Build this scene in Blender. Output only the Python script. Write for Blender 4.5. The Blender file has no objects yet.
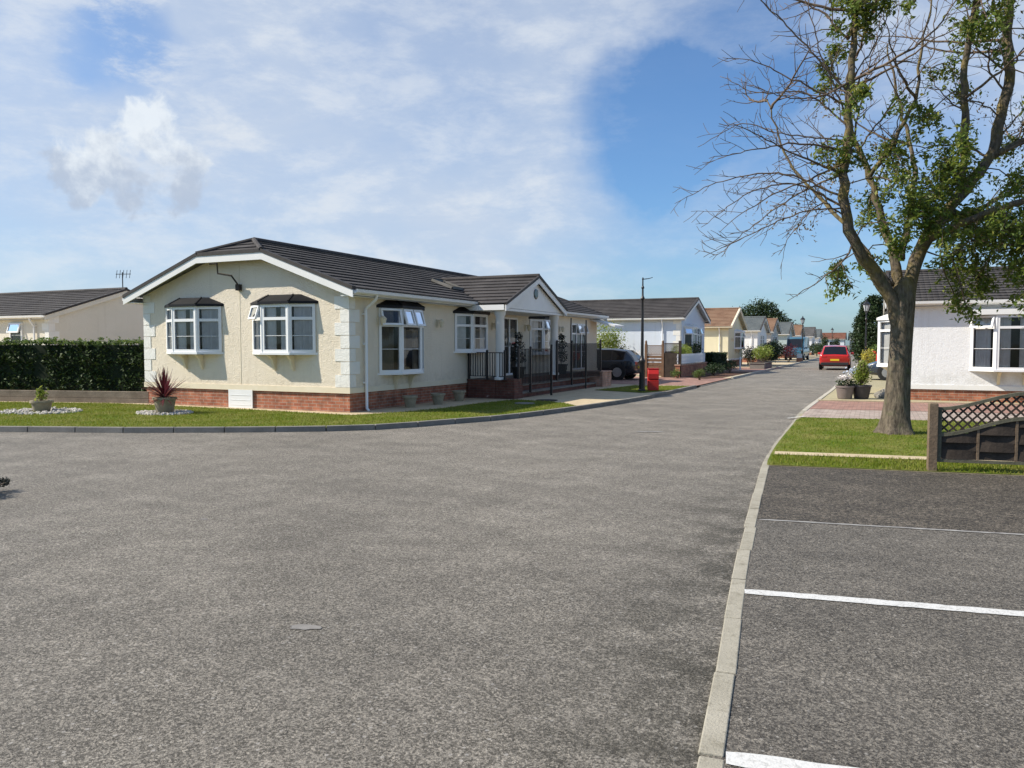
import bpy, bmesh, math, random
import numpy as np
from mathutils import Vector, Matrix
R = math.radians
S = bpy.context.scene
COL = S.collection
random.seed(7)
rng = np.random.default_rng(11)

# ------------------------------------------------------------------ camera, sky, sun, exposure
cam_d = bpy.data.cameras.new('camera'); cam = bpy.data.objects.new('camera', cam_d); COL.objects.link(cam)
cam_d.sensor_width = 36.0; cam_d.lens = 770.0 / 1024.0 * 36.0; cam_d.clip_start = 0.05; cam_d.clip_end = 9000
cam.location = (0, 0, 1.6); cam.rotation_euler = (R(90 - 2.9), 0, R(25.27))
S.camera = cam
S.render.resolution_x = 1024; S.render.resolution_y = 768

SUN_L = Vector((1.0, 0.52, -1.0)).normalized()          # direction the light travels
sun_el = math.asin(-SUN_L.z)
sd = bpy.data.lights.new('sun', 'SUN'); sd.energy = 5.0; sd.angle = R(0.55); sd.color = (1.0, 0.92, 0.79)
so = bpy.data.objects.new('sun', sd); COL.objects.link(so)
so.rotation_euler = SUN_L.to_track_quat('-Z', 'Y').to_euler(); so.location = (-30, -12, 30)

W = bpy.data.worlds.new('World'); S.world = W; W.use_nodes = True
wn = W.node_tree.nodes; wl = W.node_tree.links; wn.clear()
def N(nt, kind, **kw):
    n = nt.nodes.new(kind)
    for k, v in kw.items():
        if k in n.inputs: n.inputs[k].default_value = v
        else: setattr(n, k, v)
    return n
def wmath(op, a, b=None, clamp=False):
    n = wn.new('ShaderNodeMath'); n.operation = op; n.use_clamp = clamp
    for i, x in enumerate((a, b)):
        if x is None: continue
        if hasattr(x, 'is_linked'): wl.new(x, n.inputs[i])
        else: n.inputs[i].default_value = x
    return n.outputs[0]
def wramp(x, lo, hi):
    n = wn.new('ShaderNodeMapRange'); n.interpolation_type = 'SMOOTHSTEP'
    wl.new(x, n.inputs['Value']); n.inputs['From Min'].default_value = lo; n.inputs['From Max'].default_value = hi
    return n.outputs[0]
def skydir(px, py):
    a, p = R(25.27), R(2.9)
    fw = Vector((-math.sin(a) * math.cos(p), math.cos(a) * math.cos(p), -math.sin(p))); rt = Vector((math.cos(a), math.sin(a), 0))
    return (fw * 770 + rt * (px - 512) + rt.cross(fw) * (384 - py)).normalized()
sky = wn.new('ShaderNodeTexSky'); sky.sky_type = 'NISHITA'; sky.sun_disc = False
sky.sun_elevation = sun_el; sky.sun_rotation = math.atan2(-SUN_L.x, -SUN_L.y)
sky.air_density = 1.0; sky.dust_density = 0.9; sky.ozone_density = 1.6
tc = wn.new('ShaderNodeTexCoord'); DIR = tc.outputs['Generated']
def blob(px, py, inner, outer):                          # soft patch of sky round one direction, angles in degrees
    d = wn.new('ShaderNodeVectorMath'); d.operation = 'DOT_PRODUCT'; wl.new(DIRW, d.inputs[0]); d.inputs[1].default_value = skydir(px, py)
    return wramp(d.outputs['Value'], math.cos(R(outer)), math.cos(R(inner)))
def noise(vec, scale, detail=6, rough=0.55, dist=0.0):
    n = wn.new('ShaderNodeTexNoise'); wl.new(vec, n.inputs['Vector']); n.inputs['Scale'].default_value = scale
    n.inputs['Detail'].default_value = detail; n.inputs['Roughness'].default_value = rough; n.inputs['Distortion'].default_value = dist
    return n
wn0 = noise(DIR, 7.0, 5, 0.6)
wv = wn.new('ShaderNodeVectorMath'); wv.operation = 'MULTIPLY_ADD'
wl.new(wn0.outputs['Color'], wv.inputs[0]); wv.inputs[1].default_value = (0.10, 0.10, 0.10); wl.new(DIR, wv.inputs[2])
wv2 = wn.new('ShaderNodeVectorMath'); wv2.operation = 'SUBTRACT'; wl.new(wv.outputs[0], wv2.inputs[0]); wv2.inputs[1].default_value = (0.05, 0.05, 0.05)
wv3 = wn.new('ShaderNodeVectorMath'); wv3.operation = 'NORMALIZE'; wl.new(wv2.outputs[0], wv3.inputs[0]); DIRW = wv3.outputs[0]
sep = wn.new('ShaderNodeSeparateXYZ'); wl.new(DIR, sep.inputs[0])
mp = wn.new('ShaderNodeMapping'); mp.inputs['Scale'].default_value = (1.0, 1.0, 2.6); wl.new(DIR, mp.inputs['Vector'])
n_veil = noise(mp.outputs[0], 2.4, 8, 0.62, 0.3); n_wisp = noise(mp.outputs[0], 8.5, 9, 0.66, 0.15)
base = wmath('MAXIMUM', wmath('MULTIPLY', blob(560, 40, 32, 62), 1.0), 0.30)        # veil fills the viewed sky; unseen rest kept thinner to limit the fill light
veil = wmath('ADD', wmath('MULTIPLY', wramp(n_veil.outputs['Fac'], 0.28, 0.75), 0.30), 0.44)
veil = wmath('ADD', veil, wmath('MULTIPLY', wramp(n_wisp.outputs['Fac'], 0.42, 0.72), 0.17))
veil = wmath('ADD', veil, wmath('MULTIPLY', blob(60, 60, 4, 26), 0.20))
veil = wmath('ADD', veil, wmath('MULTIPLY', blob(470, 150, 1, 12), 0.16))
veil = wmath('ADD', veil, wmath('MULTIPLY', blob(420, 245, 1, 9), 0.14))
hole = wmath('ADD', wmath('MULTIPLY', blob(650, 128, 3.0, 6.6), 0.92), wmath('MULTIPLY', blob(735, 55, 2.0, 8.0), 0.82))
hole = wmath('ADD', hole, wmath('MULTIPLY', wmath('MULTIPLY', blob(115, 38, 0.3, 4.2), 0.62), wramp(n_wisp.outputs['Fac'], 0.58, 0.40)))
hole = wmath('ADD', hole, wmath('MULTIPLY', blob(800, 300, 6, 20), 0.72))
hole = wmath('ADD', hole, wmath('MULTIPLY', blob(420, 60, 2, 9), 0.22))
hole = wmath('MINIMUM', wmath('MULTIPLY', hole, wmath('ADD', wmath('MULTIPLY', n_wisp.outputs['Fac'], -0.9), 1.40)), 1.0)
veil = wmath('MULTIPLY', wmath('MULTIPLY', veil, base), wmath('SUBTRACT', 1.0, wmath('MULTIPLY', hole, 0.95)))
veil = wmath('MINIMUM', wmath('MAXIMUM', veil, 0.0), 0.97)
CL = wn.new('ShaderNodeMix'); CL.data_type = 'RGBA'      # cloud colour: white where thick, blue grey where thin
CL.inputs['A'].default_value = (4.7, 5.35, 6.35, 1); CL.inputs['B'].default_value = (5.7, 6.15, 6.75, 1); wl.new(wramp(n_wisp.outputs['Fac'], 0.38, 0.66), CL.inputs['Factor'])
skt = wn.new('ShaderNodeMix'); skt.data_type = 'RGBA'; skt.blend_type = 'MULTIPLY'; skt.inputs['Factor'].default_value = 1.0
wl.new(sky.outputs[0], skt.inputs['A']); skt.inputs['B'].default_value = (0.62, 0.91, 1.20, 1)
m1 = wn.new('ShaderNodeMix'); m1.data_type = 'RGBA'; wl.new(veil, m1.inputs['Factor']); wl.new(skt.outputs['Result'], m1.inputs['A']); wl.new(CL.outputs['Result'], m1.inputs['B'])
# one cumulus: bright top, grey base
n_cu = noise(DIR, 26, 7, 0.6, 0.3)
def cum(parts):
    acc = None
    for (px, py, a, b) in parts:
        q = blob(px, py, a, b); acc = q if acc is None else wmath('MAXIMUM', acc, q)
    return acc
shape = cum([(152, 138, 0.2, 3.2), (122, 160, 0.3, 3.6), (165, 168, 0.4, 3.8), (88, 178, 0.2, 2.6), (150, 190, 0.2, 3.0), (192, 165, 0.1, 1.8)])
n_cl = noise(DIR, 11, 4, 0.5, 0.1)
cu = wramp(wmath('ADD', shape, wmath('ADD', wmath('MULTIPLY', wmath('SUBTRACT', n_cu.outputs['Fac'], 0.5), 2.6), wmath('MULTIPLY', wmath('SUBTRACT', n_cl.outputs['Fac'], 0.5), 2.4))), 0.30, 0.92)
cu = wmath('MULTIPLY', cu, wramp(shape, 0.02, 0.30))
n_cg = noise(DIR, 20, 7, 0.62, 0.1)
low = wmath('MULTIPLY', wmath('SUBTRACT', 0.262, sep.outputs[2]), 10.0)
greyf = wramp(wmath('ADD', low, wmath('MULTIPLY', wmath('SUBTRACT', n_cg.outputs['Fac'], 0.5), 2.8)), -0.05, 0.95)
CU = wn.new('ShaderNodeMix'); CU.data_type = 'RGBA'; wl.new(greyf, CU.inputs['Factor']); CU.inputs['A'].default_value = (6.9, 7.3, 7.6, 1); CU.inputs['B'].default_value = (3.7, 4.3, 5.3, 1)
m2 = wn.new('ShaderNodeMix'); m2.data_type = 'RGBA'; wl.new(wmath('MULTIPLY', cu, 0.80), m2.inputs['Factor']); wl.new(m1.outputs['Result'], m2.inputs['A']); wl.new(CU.outputs['Result'], m2.inputs['B'])
bg = wn.new('ShaderNodeBackground'); bg.inputs['Strength'].default_value = 0.10; wl.new(m2.outputs['Result'], bg.inputs['Color'])
wo = wn.new('ShaderNodeOutputWorld'); wl.new(bg.outputs[0], wo.inputs['Surface'])

S.view_settings.view_transform = 'Standard'; S.view_settings.look = 'None'
S.view_settings.exposure = 0.36; S.view_settings.gamma = 1.0; S.view_settings.use_curve_mapping = False
S.render.engine = 'CYCLES'
S.cycles.max_bounces = 6; S.cycles.diffuse_bounces = 3; S.cycles.glossy_bounces = 3; S.cycles.transparent_max_bounces = 12; S.cycles.transmission_bounces = 4
S.cycles.caustics_reflective = False; S.cycles.caustics_refractive = False

# ------------------------------------------------------------------ materials
MATS = {}
def newmat(name):
    m = bpy.data.materials.new(name); m.use_nodes = True; MATS[name] = m
    nt = m.node_tree; return m, nt, nt.nodes['Principled BSDF']
def lk(nt, a, b): nt.links.new(a, b)
def c4(c): return (c[0], c[1], c[2], 1)
def mixc(nt, fac, a, b, mode='MIX'):
    n = nt.nodes.new('ShaderNodeMix'); n.data_type = 'RGBA'; n.blend_type = mode
    for key, x in (('Factor', fac), ('A', a), ('B', b)):
        if hasattr(x, 'is_linked'): lk(nt, x, n.inputs[key])
        elif key == 'Factor': n.inputs[key].default_value = x
        else: n.inputs[key].default_value = c4(x)
    return n.outputs['Result']
def mnoise(nt, vec, scale, detail=4, rough=0.55):
    n = nt.nodes.new('ShaderNodeTexNoise'); n.inputs['Scale'].default_value = scale; n.inputs['Detail'].default_value = detail; n.inputs['Roughness'].default_value = rough
    lk(nt, vec, n.inputs['Vector']); return n.outputs['Fac']
def mrange(nt, x, lo, hi, a=0.0, b=1.0):
    n = nt.nodes.new('ShaderNodeMapRange'); lk(nt, x, n.inputs['Value'])
    for k, v in (('From Min', lo), ('From Max', hi), ('To Min', a), ('To Max', b)): n.inputs[k].default_value = v
    return n.outputs[0]
def mmath(nt, op, a, b=0.0):
    n = nt.nodes.new('ShaderNodeMath'); n.operation = op
    for i, x in enumerate((a, b)):
        if hasattr(x, 'is_linked'): lk(nt, x, n.inputs[i])
        else: n.inputs[i].default_value = x
    return n.outputs[0]
def ocoord(nt, kind='Object'):
    return nt.nodes.new('ShaderNodeTexCoord').outputs[kind]
def wpos(nt): return nt.nodes.new('ShaderNodeNewGeometry').outputs['Position']
def bump(nt, b, h, strength, dist):
    n = nt.nodes.new('ShaderNodeBump'); n.inputs['Strength'].default_value = strength; n.inputs['Distance'].default_value = dist
    lk(nt, h, n.inputs['Height']); lk(nt, n.outputs[0], b.inputs['Normal']); return n
def var(name, c1, c2, scale=6.0, rough=0.7, spec=0.3, bs=0, bd=0.0, fine=0.0, metal=0.0, coat=0.0, detail=5):
    """two related colours mixed by noise, optional grain bump"""
    m, nt, b = newmat(name); p = ocoord(nt)
    f = mrange(nt, mnoise(nt, p, scale, detail, 0.6), 0.32, 0.68)
    col = mixc(nt, f, c1, c2)
    if fine:
        g = mrange(nt, mnoise(nt, p, scale * 23, 2), 0.3, 0.7, 1 - fine, 1 + fine)
        n = nt.nodes.new('ShaderNodeVectorMath'); n.operation = 'SCALE'; lk(nt, col, n.inputs[0]); lk(nt, g, n.inputs['Scale']); col = n.outputs[0]
    lk(nt, col, b.inputs['Base Color'])
    b.inputs['Roughness'].default_value = rough; b.inputs['Specular IOR Level'].default_value = spec; b.inputs['Metallic'].default_value = metal; b.inputs['Coat Weight'].default_value = coat
    if bs: bump(nt, b, mnoise(nt, p, bs, 3), 0.8, bd)
    return m
def leafmat(name, c1, c2, c3, trans=0.25, rough=0.5, spec=0.3):
    m, nt, b = newmat(name)
    g = nt.nodes.new('ShaderNodeNewGeometry')
    f = g.outputs['Random Per Island']
    col = mixc(nt, mrange(nt, f, 0.0, 0.7), c1, c2); col = mixc(nt, mrange(nt, f, 0.75, 1.0), col, c3)
    lk(nt, col, b.inputs['Base Color']); b.inputs['Roughness'].default_value = rough; b.inputs['Specular IOR Level'].default_value = spec
    tr = nt.nodes.new('ShaderNodeBsdfTranslucent'); hs = nt.nodes.new('ShaderNodeHueSaturation'); hs.inputs['Value'].default_value = 1.6; hs.inputs['Hue'].default_value = 0.48
    lk(nt, col, hs.inputs['Color']); lk(nt, hs.outputs[0], tr.inputs['Color'])
    mx = nt.nodes.new('ShaderNodeMixShader'); mx.inputs[0].default_value = trans
    lk(nt, b.outputs[0], mx.inputs[1]); lk(nt, tr.outputs[0], mx.inputs[2]); lk(nt, mx.outputs[0], nt.nodes['Material Output'].inputs[0])
    return m
def brickmat(name, c1, c2, mortar, bw=0.225, bh=0.075):
    m, nt, b = newmat(name); p = ocoord(nt)
    s = nt.nodes.new('ShaderNodeSeparateXYZ'); lk(nt, p, s.inputs[0])
    u = mmath(nt, 'ADD', s.outputs[0], s.outputs[1]); cb = nt.nodes.new('ShaderNodeCombineXYZ'); lk(nt, u, cb.inputs[0]); lk(nt, s.outputs[2], cb.inputs[1])
    br = nt.nodes.new('ShaderNodeTexBrick'); lk(nt, cb.outputs[0], br.inputs['Vector']); br.inputs['Scale'].default_value = 1.0
    br.inputs['Brick Width'].default_value = bw; br.inputs['Row Height'].default_value = bh; br.inputs['Mortar Size'].default_value = 0.006
    br.inputs['Color1'].default_value = c4(c1); br.inputs['Color2'].default_value = c4(c2); br.inputs['Mortar'].default_value = c4(mortar); br.inputs['Bias'].default_value = 0.0
    f = mrange(nt, mnoise(nt, p, 5.0, 6), 0.3, 0.75, 0.6, 1.35)
    n = nt.nodes.new('ShaderNodeVectorMath'); n.operation = 'SCALE'; lk(nt, br.outputs['Color'], n.inputs[0]); lk(nt, f, n.inputs['Scale'])
    ef = mrange(nt, mnoise(nt, p, 2.3, 6, 0.7), 0.66, 0.74, 0, 0.55)                    # salt bloom patches
    lk(nt, mixc(nt, ef, n.outputs[0], (0.55, 0.48, 0.42)), b.inputs['Base Color']); b.inputs['Roughness'].default_value = 0.9
    bump(nt, b, br.outputs['Fac'], -0.6, 0.006)
    return m
def blockmat(name, c1, c2, c3, bw, bh, rot=0.0):
    m, nt, b = newmat(name); p = wpos(nt)
    mpn = nt.nodes.new('ShaderNodeMapping'); mpn.inputs['Rotation'].default_value = (0, 0, rot); lk(nt, p, mpn.inputs['Vector'])
    br = nt.nodes.new('ShaderNodeTexBrick'); lk(nt, mpn.outputs[0], br.inputs['Vector']); br.inputs['Scale'].default_value = 1.0
    br.inputs['Brick Width'].default_value = bw; br.inputs['Row Height'].default_value = bh; br.inputs['Mortar Size'].default_value = 0.008
    br.inputs['Color1'].default_value = c4(c1); br.inputs['Color2'].default_value = c4(c2); br.inputs['Mortar'].default_value = c4(c3)
    f = mrange(nt, mnoise(nt, p, 3.0, 6), 0.3, 0.75, 0.7, 1.25)
    n = nt.nodes.new('ShaderNodeVectorMath'); n.operation = 'SCALE'; lk(nt, br.outputs['Color'], n.inputs[0]); lk(nt, f, n.inputs['Scale'])
    lk(nt, n.outputs[0], b.inputs['Base Color']); b.inputs['Roughness'].default_value = 0.85
    bump(nt, b, br.outputs['Fac'], -0.5, 0.006); return m
def tilemat(name, c1, c2, c3):
    """interlocking roof tiles: courses are real steps, rolls across each course in the bump"""
    m, nt, b = newmat(name); p = ocoord(nt)
    s = nt.nodes.new('ShaderNodeSeparateXYZ'); lk(nt, p, s.inputs[0]); g = nt.nodes.new('ShaderNodeNewGeometry')
    f = mrange(nt, mnoise(nt, p, 1.1, 5, 0.65), 0.3, 0.7)
    col = mixc(nt, f, c1, c2)
    u = mmath(nt, 'FLOOR', mmath(nt, 'MULTIPLY', s.outputs[1], 3.3)); u2 = mmath(nt, 'FLOOR', mmath(nt, 'MULTIPLY', s.outputs[0], 3.05))
    cb = nt.nodes.new('ShaderNodeCombineXYZ'); lk(nt, u, cb.inputs[0]); lk(nt, u2, cb.inputs[1])
    wnz = nt.nodes.new('ShaderNodeTexWhiteNoise'); wnz.noise_dimensions = '2D'; lk(nt, cb.outputs[0], wnz.inputs['Vector'])
    col = mixc(nt, mrange(nt, wnz.outputs['Value'], 0.3, 1.0, 0, 0.45), col, c3)
    col = mixc(nt, mrange(nt, mnoise(nt, p, 14, 7, 0.75), 0.54, 0.70, 0, 0.6), col, (c3[0] * 1.6, c3[1] * 1.6, c3[2] * 1.45)); col = mixc(nt, mrange(nt, mnoise(nt, p, 0.7, 6, 0.7), 0.5, 0.66, 0, 0.5), col, (c1[0] * .55, c1[1] * .55, c1[2] * .55))
    lk(nt, col, b.inputs['Base Color']); b.inputs['Roughness'].default_value = 0.8; b.inputs['Specular IOR Level'].default_value = 0.25
    w = mmath(nt, 'SINE', mmath(nt, 'MULTIPLY', s.outputs[1], 3.3 * 2 * math.pi))
    bump(nt, b, mmath(nt, 'POWER', mmath(nt, 'ABSOLUTE', w), 0.6), 0.45, 0.02)
    return m
def glassmat(name, tint=0.75):
    m, nt, b = newmat(name); nt.nodes.remove(b)
    t = nt.nodes.new('ShaderNodeBsdfTransparent'); t.inputs['Color'].default_value = (tint, tint, tint, 1)
    g = nt.nodes.new('ShaderNodeBsdfGlossy'); g.inputs['Roughness'].default_value = 0.02; g.inputs['Color'].default_value = (0.9, 0.95, 1, 1)
    fr = nt.nodes.new('ShaderNodeFresnel'); fr.inputs['IOR'].default_value = 1.45
    p = ocoord(nt); bp = nt.nodes.new('ShaderNodeBump'); bp.inputs['Strength'].default_value = 0.05; bp.inputs['Distance'].default_value = 0.02; lk(nt, mnoise(nt, p, 3.0, 1), bp.inputs['Height'])
    lk(nt, bp.outputs[0], g.inputs['Normal'])
    mx = nt.nodes.new('ShaderNodeMixShader'); lk(nt, fr.outputs[0], mx.inputs[0]); lk(nt, t.outputs[0], mx.inputs[1]); lk(nt, g.outputs[0], mx.inputs[2])
    lk(nt, mx.outputs[0], nt.nodes['Material Output'].inputs[0]); return m
def rendermat(name, c1, c2, grain=1.0):
    """pebble-dash render"""
    m, nt, b = newmat(name); p = ocoord(nt)
    f = mrange(nt, mnoise(nt, p, 0.9, 6, 0.6), 0.3, 0.7); col = mixc(nt, f, c1, c2)
    s = nt.nodes.new('ShaderNodeSeparateXYZ'); lk(nt, p, s.inputs[0])
    st = nt.nodes.new('ShaderNodeMapping'); st.inputs['Scale'].default_value = (6, 6, 0.5); lk(nt, p, st.inputs['Vector'])
    col = mixc(nt, mrange(nt, mnoise(nt, st.outputs[0], 1.0, 5, 0.6), 0.55, 0.8, 0, 0.22), col, (c1[0] * .6, c1[1] * .57, c1[2] * .5))
    dz = mmath(nt, 'MULTIPLY', mrange(nt, s.outputs[2], 0.55, 0.95, 1, 0), mrange(nt, mnoise(nt, p, 5.0, 7, 0.7), 0.42, 0.66, 0, 0.38)); col = mixc(nt, dz, col, (c1[0] * .45, c1[1] * .42, c1[2] * .36))      # soil splashed above the base
    lk(nt, col, b.inputs['Base Color']); b.inputs['Roughness'].default_value = 0.9; b.inputs['Specular IOR Level'].default_value = 0.2
    h = mmath(nt, 'ADD', mnoise(nt, p, 34, 4, 0.7), mmath(nt, 'MULTIPLY', mnoise(nt, p, 9, 2), 0.5))
    bump(nt, b, h, 0.75 * grain, 0.022); return m
def tarmac(name, light, dark, moss=None, patch=1.0, fleck=0.90):
    m, nt, b = newmat(name); p = wpos(nt)
    dn = nt.nodes.new('ShaderNodeTexNoise'); dn.inputs['Scale'].default_value = 38; dn.inputs['Detail'].default_value = 2; lk(nt, p, dn.inputs['Vector'])
    wq = nt.nodes.new('ShaderNodeVectorMath'); wq.operation = 'MULTIPLY_ADD'; lk(nt, dn.outputs['Color'], wq.inputs[0]); wq.inputs[1].default_value = (0.03, 0.03, 0.03); lk(nt, p, wq.inputs[2])
    v = nt.nodes.new('ShaderNodeTexVoronoi'); v.inputs['Scale'].default_value = 95; v.inputs['Randomness'].default_value = 1.0; lk(nt, wq.outputs[0], v.inputs['Vector'])
    sv = nt.nodes.new('ShaderNodeSeparateColor'); lk(nt, v.outputs['Color'], sv.inputs[0])
    gr = mmath(nt, 'ADD', mmath(nt, 'MULTIPLY', sv.outputs[0], 0.55), mmath(nt, 'MULTIPLY', mnoise(nt, p, 74, 4, 0.75), 1.6))
    col = mixc(nt, mrange(nt, gr, 0.84, 1.34), dark, light)
    ve = nt.nodes.new('ShaderNodeTexVoronoi'); ve.feature = 'DISTANCE_TO_EDGE'; ve.inputs['Scale'].default_value = 88; lk(nt, wq.outputs[0], ve.inputs['Vector'])
    pt = mmath(nt, 'ADD', mmath(nt, 'MULTIPLY', mnoise(nt, p, 1.5, 6, 0.65), 0.6), mmath(nt, 'MULTIPLY', mnoise(nt, p, 13, 4, 0.65), 0.5))
    open_ = mrange(nt, pt, 0.42, 0.72, 0.0, 0.21)
    pit = mmath(nt, 'LESS_THAN', ve.outputs['Distance'], open_); pit = mmath(nt, 'MULTIPLY', pit, mrange(nt, mnoise(nt, p, 60, 3, 0.7), 0.56, 0.44, 0.25, 1.0))
    col = mixc(nt, mmath(nt, 'MULTIPLY', pit, 0.85), col, (dark[0] * .35, dark[1] * .33, dark[2] * .28))
    v2 = nt.nodes.new('ShaderNodeTexVoronoi'); v2.inputs['Scale'].default_value = 24; lk(nt, p, v2.inputs['Vector'])
    s2 = nt.nodes.new('ShaderNodeSeparateColor'); lk(nt, v2.outputs['Color'], s2.inputs[0])
    wh = mmath(nt, 'MULTIPLY', mrange(nt, v2.outputs['Distance'], 0.14, 0.24, 1, 0), mrange(nt, s2.outputs[2], fleck, fleck + 0.03))
    col = mixc(nt, mmath(nt, 'MULTIPLY', wh, 0.65), col, (0.45, 0.42, 0.38))
    g = mrange(nt, mnoise(nt, p, 0.42, 6, 0.62), 0.28, 0.72, 1 - 0.17 * patch, 1 + 0.15 * patch)
    g2 = mrange(nt, mnoise(nt, p, 3.1, 5, 0.6), 0.3, 0.7, 1 - 0.12 * patch, 1 + 0.12 * patch); g = mmath(nt, 'MULTIPLY', g, g2)
    k3 = 0.13 if patch < 1.4 else 0.55; g = mmath(nt, 'MULTIPLY', g, mrange(nt, mnoise(nt, p, 21, 5, 0.7), 0.34, 0.66, 1 - k3, 1 + k3))
    mpn = nt.nodes.new('ShaderNodeMapping'); mpn.inputs['Rotation'].default_value = (0, 0, R(-30)); mpn.inputs['Scale'].default_value = (0.25, 2.2, 1); lk(nt, p, mpn.inputs['Vector'])
    g = mmath(nt, 'MULTIPLY', g, mrange(nt, mnoise(nt, mpn.outputs[0], 0.6, 4, 0.55), 0.3, 0.7, 0.9, 1.1))
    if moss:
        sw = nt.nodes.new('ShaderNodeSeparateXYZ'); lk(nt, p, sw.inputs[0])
        g = mmath(nt, 'MULTIPLY', g, mrange(nt, mmath(nt, 'ADD', sw.outputs[1], mmath(nt, 'MULTIPLY', mnoise(nt, p, 0.25, 4), 6.0)), 4.0, 15.0, 0.90, 1.16))  # tarmac lightened with distance: grazing-view brightness put into the colour
    n = nt.nodes.new('ShaderNodeVectorMath'); n.operation = 'SCALE'; lk(nt, col, n.inputs[0]); lk(nt, g, n.inputs['Scale']); col = n.outputs[0]
    if moss:
        s = nt.nodes.new('ShaderNodeSeparateXYZ'); lk(nt, p, s.inputs[0])
        d = mmath(nt, 'SUBTRACT', mmath(nt, 'MULTIPLY', mmath(nt, 'SUBTRACT', s.outputs[1], 2.9), -0.094), mmath(nt, 'ADD', s.outputs[0], 0.62))
        mk = mmath(nt, 'MULTIPLY', mrange(nt, d, -0.3, 0.9, 1, 0), mrange(nt, mmath(nt, 'ADD', mmath(nt, 'MULTIPLY', mnoise(nt, p, 3.0, 5, 0.65), 0.5), mmath(nt, 'MULTIPLY', mnoise(nt, p, 34, 4, 0.75), 0.5)), 0.45, 0.54)); mk = mmath(nt, 'MULTIPLY', mk, mrange(nt, s.outputs[1], 7, 13, 1, 0))
        col = mixc(nt, mmath(nt, 'MULTIPLY', mk, 0.88), col, moss)
    lk(nt, col, b.inputs['Base Color']); b.inputs['Roughness'].default_value = 0.75; b.inputs['Specular IOR Level'].default_value = 0.40
    bump(nt, b, gr, 0.8, 0.010); return m

def bladmat():
    m = leafmat('grass_blade', (0.10, 0.155, 0.012), (0.17, 0.205, 0.022), (0.30, 0.26, 0.08), 0.3, 0.8, 0.08); nt = m.node_tree; b = nt.nodes['Principled BSDF']
    src = b.inputs['Base Color'].links[0].from_socket; p = wpos(nt)
    f = mmath(nt, 'MAXIMUM', mrange(nt, mnoise(nt, p, 1.3, 6, 0.65), 0.48, 0.68, 0, 0.62), mrange(nt, mnoise(nt, p, 7.0, 4, 0.6), 0.56, 0.72, 0, 0.5))
    lk(nt, mixc(nt, f, src, (0.30, 0.245, 0.105)), b.inputs['Base Color']); return m
M = {}
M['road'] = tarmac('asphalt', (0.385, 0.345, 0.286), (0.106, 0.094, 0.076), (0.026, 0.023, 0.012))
M['bay'] = tarmac('parking_asphalt', (0.285, 0.254, 0.210), (0.076, 0.067, 0.055))
M['dark_tar'] = tarmac('dark_gravelly_asphalt', (0.23, 0.195, 0.15), (0.028, 0.022, 0.015), patch=1.5, fleck=0.72)
M['earth'] = var('ground_earth', (0.10, 0.12, 0.05), (0.14, 0.13, 0.07), 0.3, 0.95)
M['turf'] = var('turf', (0.075, 0.12, 0.012), (0.18, 0.18, 0.05), 1.3, 0.95, 0.05, fine=0.25)
M['blade'] = bladmat()
M['sand'] = var('sandy_paving', (0.46, 0.37, 0.24), (0.56, 0.46, 0.30), 3.0, 0.9, fine=0.15)
M['tan_gravel'] = var('tan_gravel', (0.30, 0.27, 0.17), (0.40, 0.35, 0.22), 5.0, 0.95, fine=0.3)
M['kerb_plain'] = var('kerb_concrete', (0.36, 0.33, 0.265), (0.19, 0.17, 0.125), 7.0, 0.9, bs=60, bd=0.004, fine=0.18)
def kerbmat():
    m, nt, b = newmat('stained_kerb'); p = wpos(nt)
    col = mixc(nt, mrange(nt, mnoise(nt, p, 3.0, 6, 0.65), 0.35, 0.65), (0.30, 0.275, 0.215), (0.385, 0.355, 0.285))
    col = mixc(nt, mrange(nt, mnoise(nt, p, 11, 7, 0.75), 0.52, 0.68, 0, 0.7), col, (0.17, 0.15, 0.105)); col = mixc(nt, mrange(nt, mnoise(nt, p, 90, 3, 0.7), 0.55, 0.7, 0, 0.5), col, (0.13, 0.12, 0.10))
    lk(nt, col, b.inputs['Base Color']); b.inputs['Roughness'].default_value = 0.9; bump(nt, b, mnoise(nt, p, 70, 4, 0.7), 0.8, 0.006); return m
M['kerb'] = kerbmat()
M['kerb_grey'] = var('kerb_concrete_grey', (0.24, 0.225, 0.20), (0.17, 0.16, 0.14), 3.0, 0.9, bs=60, bd=0.004, fine=0.15)
M['kerb_pale'] = var('kerb_concrete_pale', (0.50, 0.47, 0.40), (0.38, 0.35, 0.29), 3.0, 0.9, bs=60, bd=0.004)
M['redblock'] = blockmat('red_block_paving', (0.30, 0.155, 0.115), (0.38, 0.22, 0.17), (0.17, 0.11, 0.09), 0.2, 0.1)
M['paleblock'] = blockmat('pale_block_paving', (0.36, 0.27, 0.23), (0.46, 0.39, 0.33), (0.20, 0.16, 0.13), 0.2, 0.1)
def paintmat():
    m, nt, b = newmat('road_paint'); p = wpos(nt)
    f = mrange(nt, mnoise(nt, p, 55, 5, 0.75), 0.50, 0.62, 0, 0.85); g_ = mrange(nt, mnoise(nt, p, 2.5, 4), 0.35, 0.7, 0.25, 1.0)
    lk(nt, mixc(nt, mmath(nt, 'MULTIPLY', f, g_), (0.60, 0.595, 0.57), (0.17, 0.155, 0.135)), b.inputs['Base Color']); b.inputs['Roughness'].default_value = 0.75; bump(nt, b, mnoise(nt, p, 60, 3), 0.6, 0.005); return m
M['paint'] = paintmat()
M['oldpaint'] = var('worn_road_paint', (0.36, 0.35, 0.33), (0.20, 0.19, 0.18), 12.0, 0.85)
M['mulch'] = var('bark_mulch', (0.07, 0.035, 0.022), (0.13, 0.07, 0.045), 14, 0.95, bs=40, bd=0.02)
M['pebble'] = var('pebbles', (0.42, 0.38, 0.34), (0.62, 0.58, 0.52), 7.0, 0.8)
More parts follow.
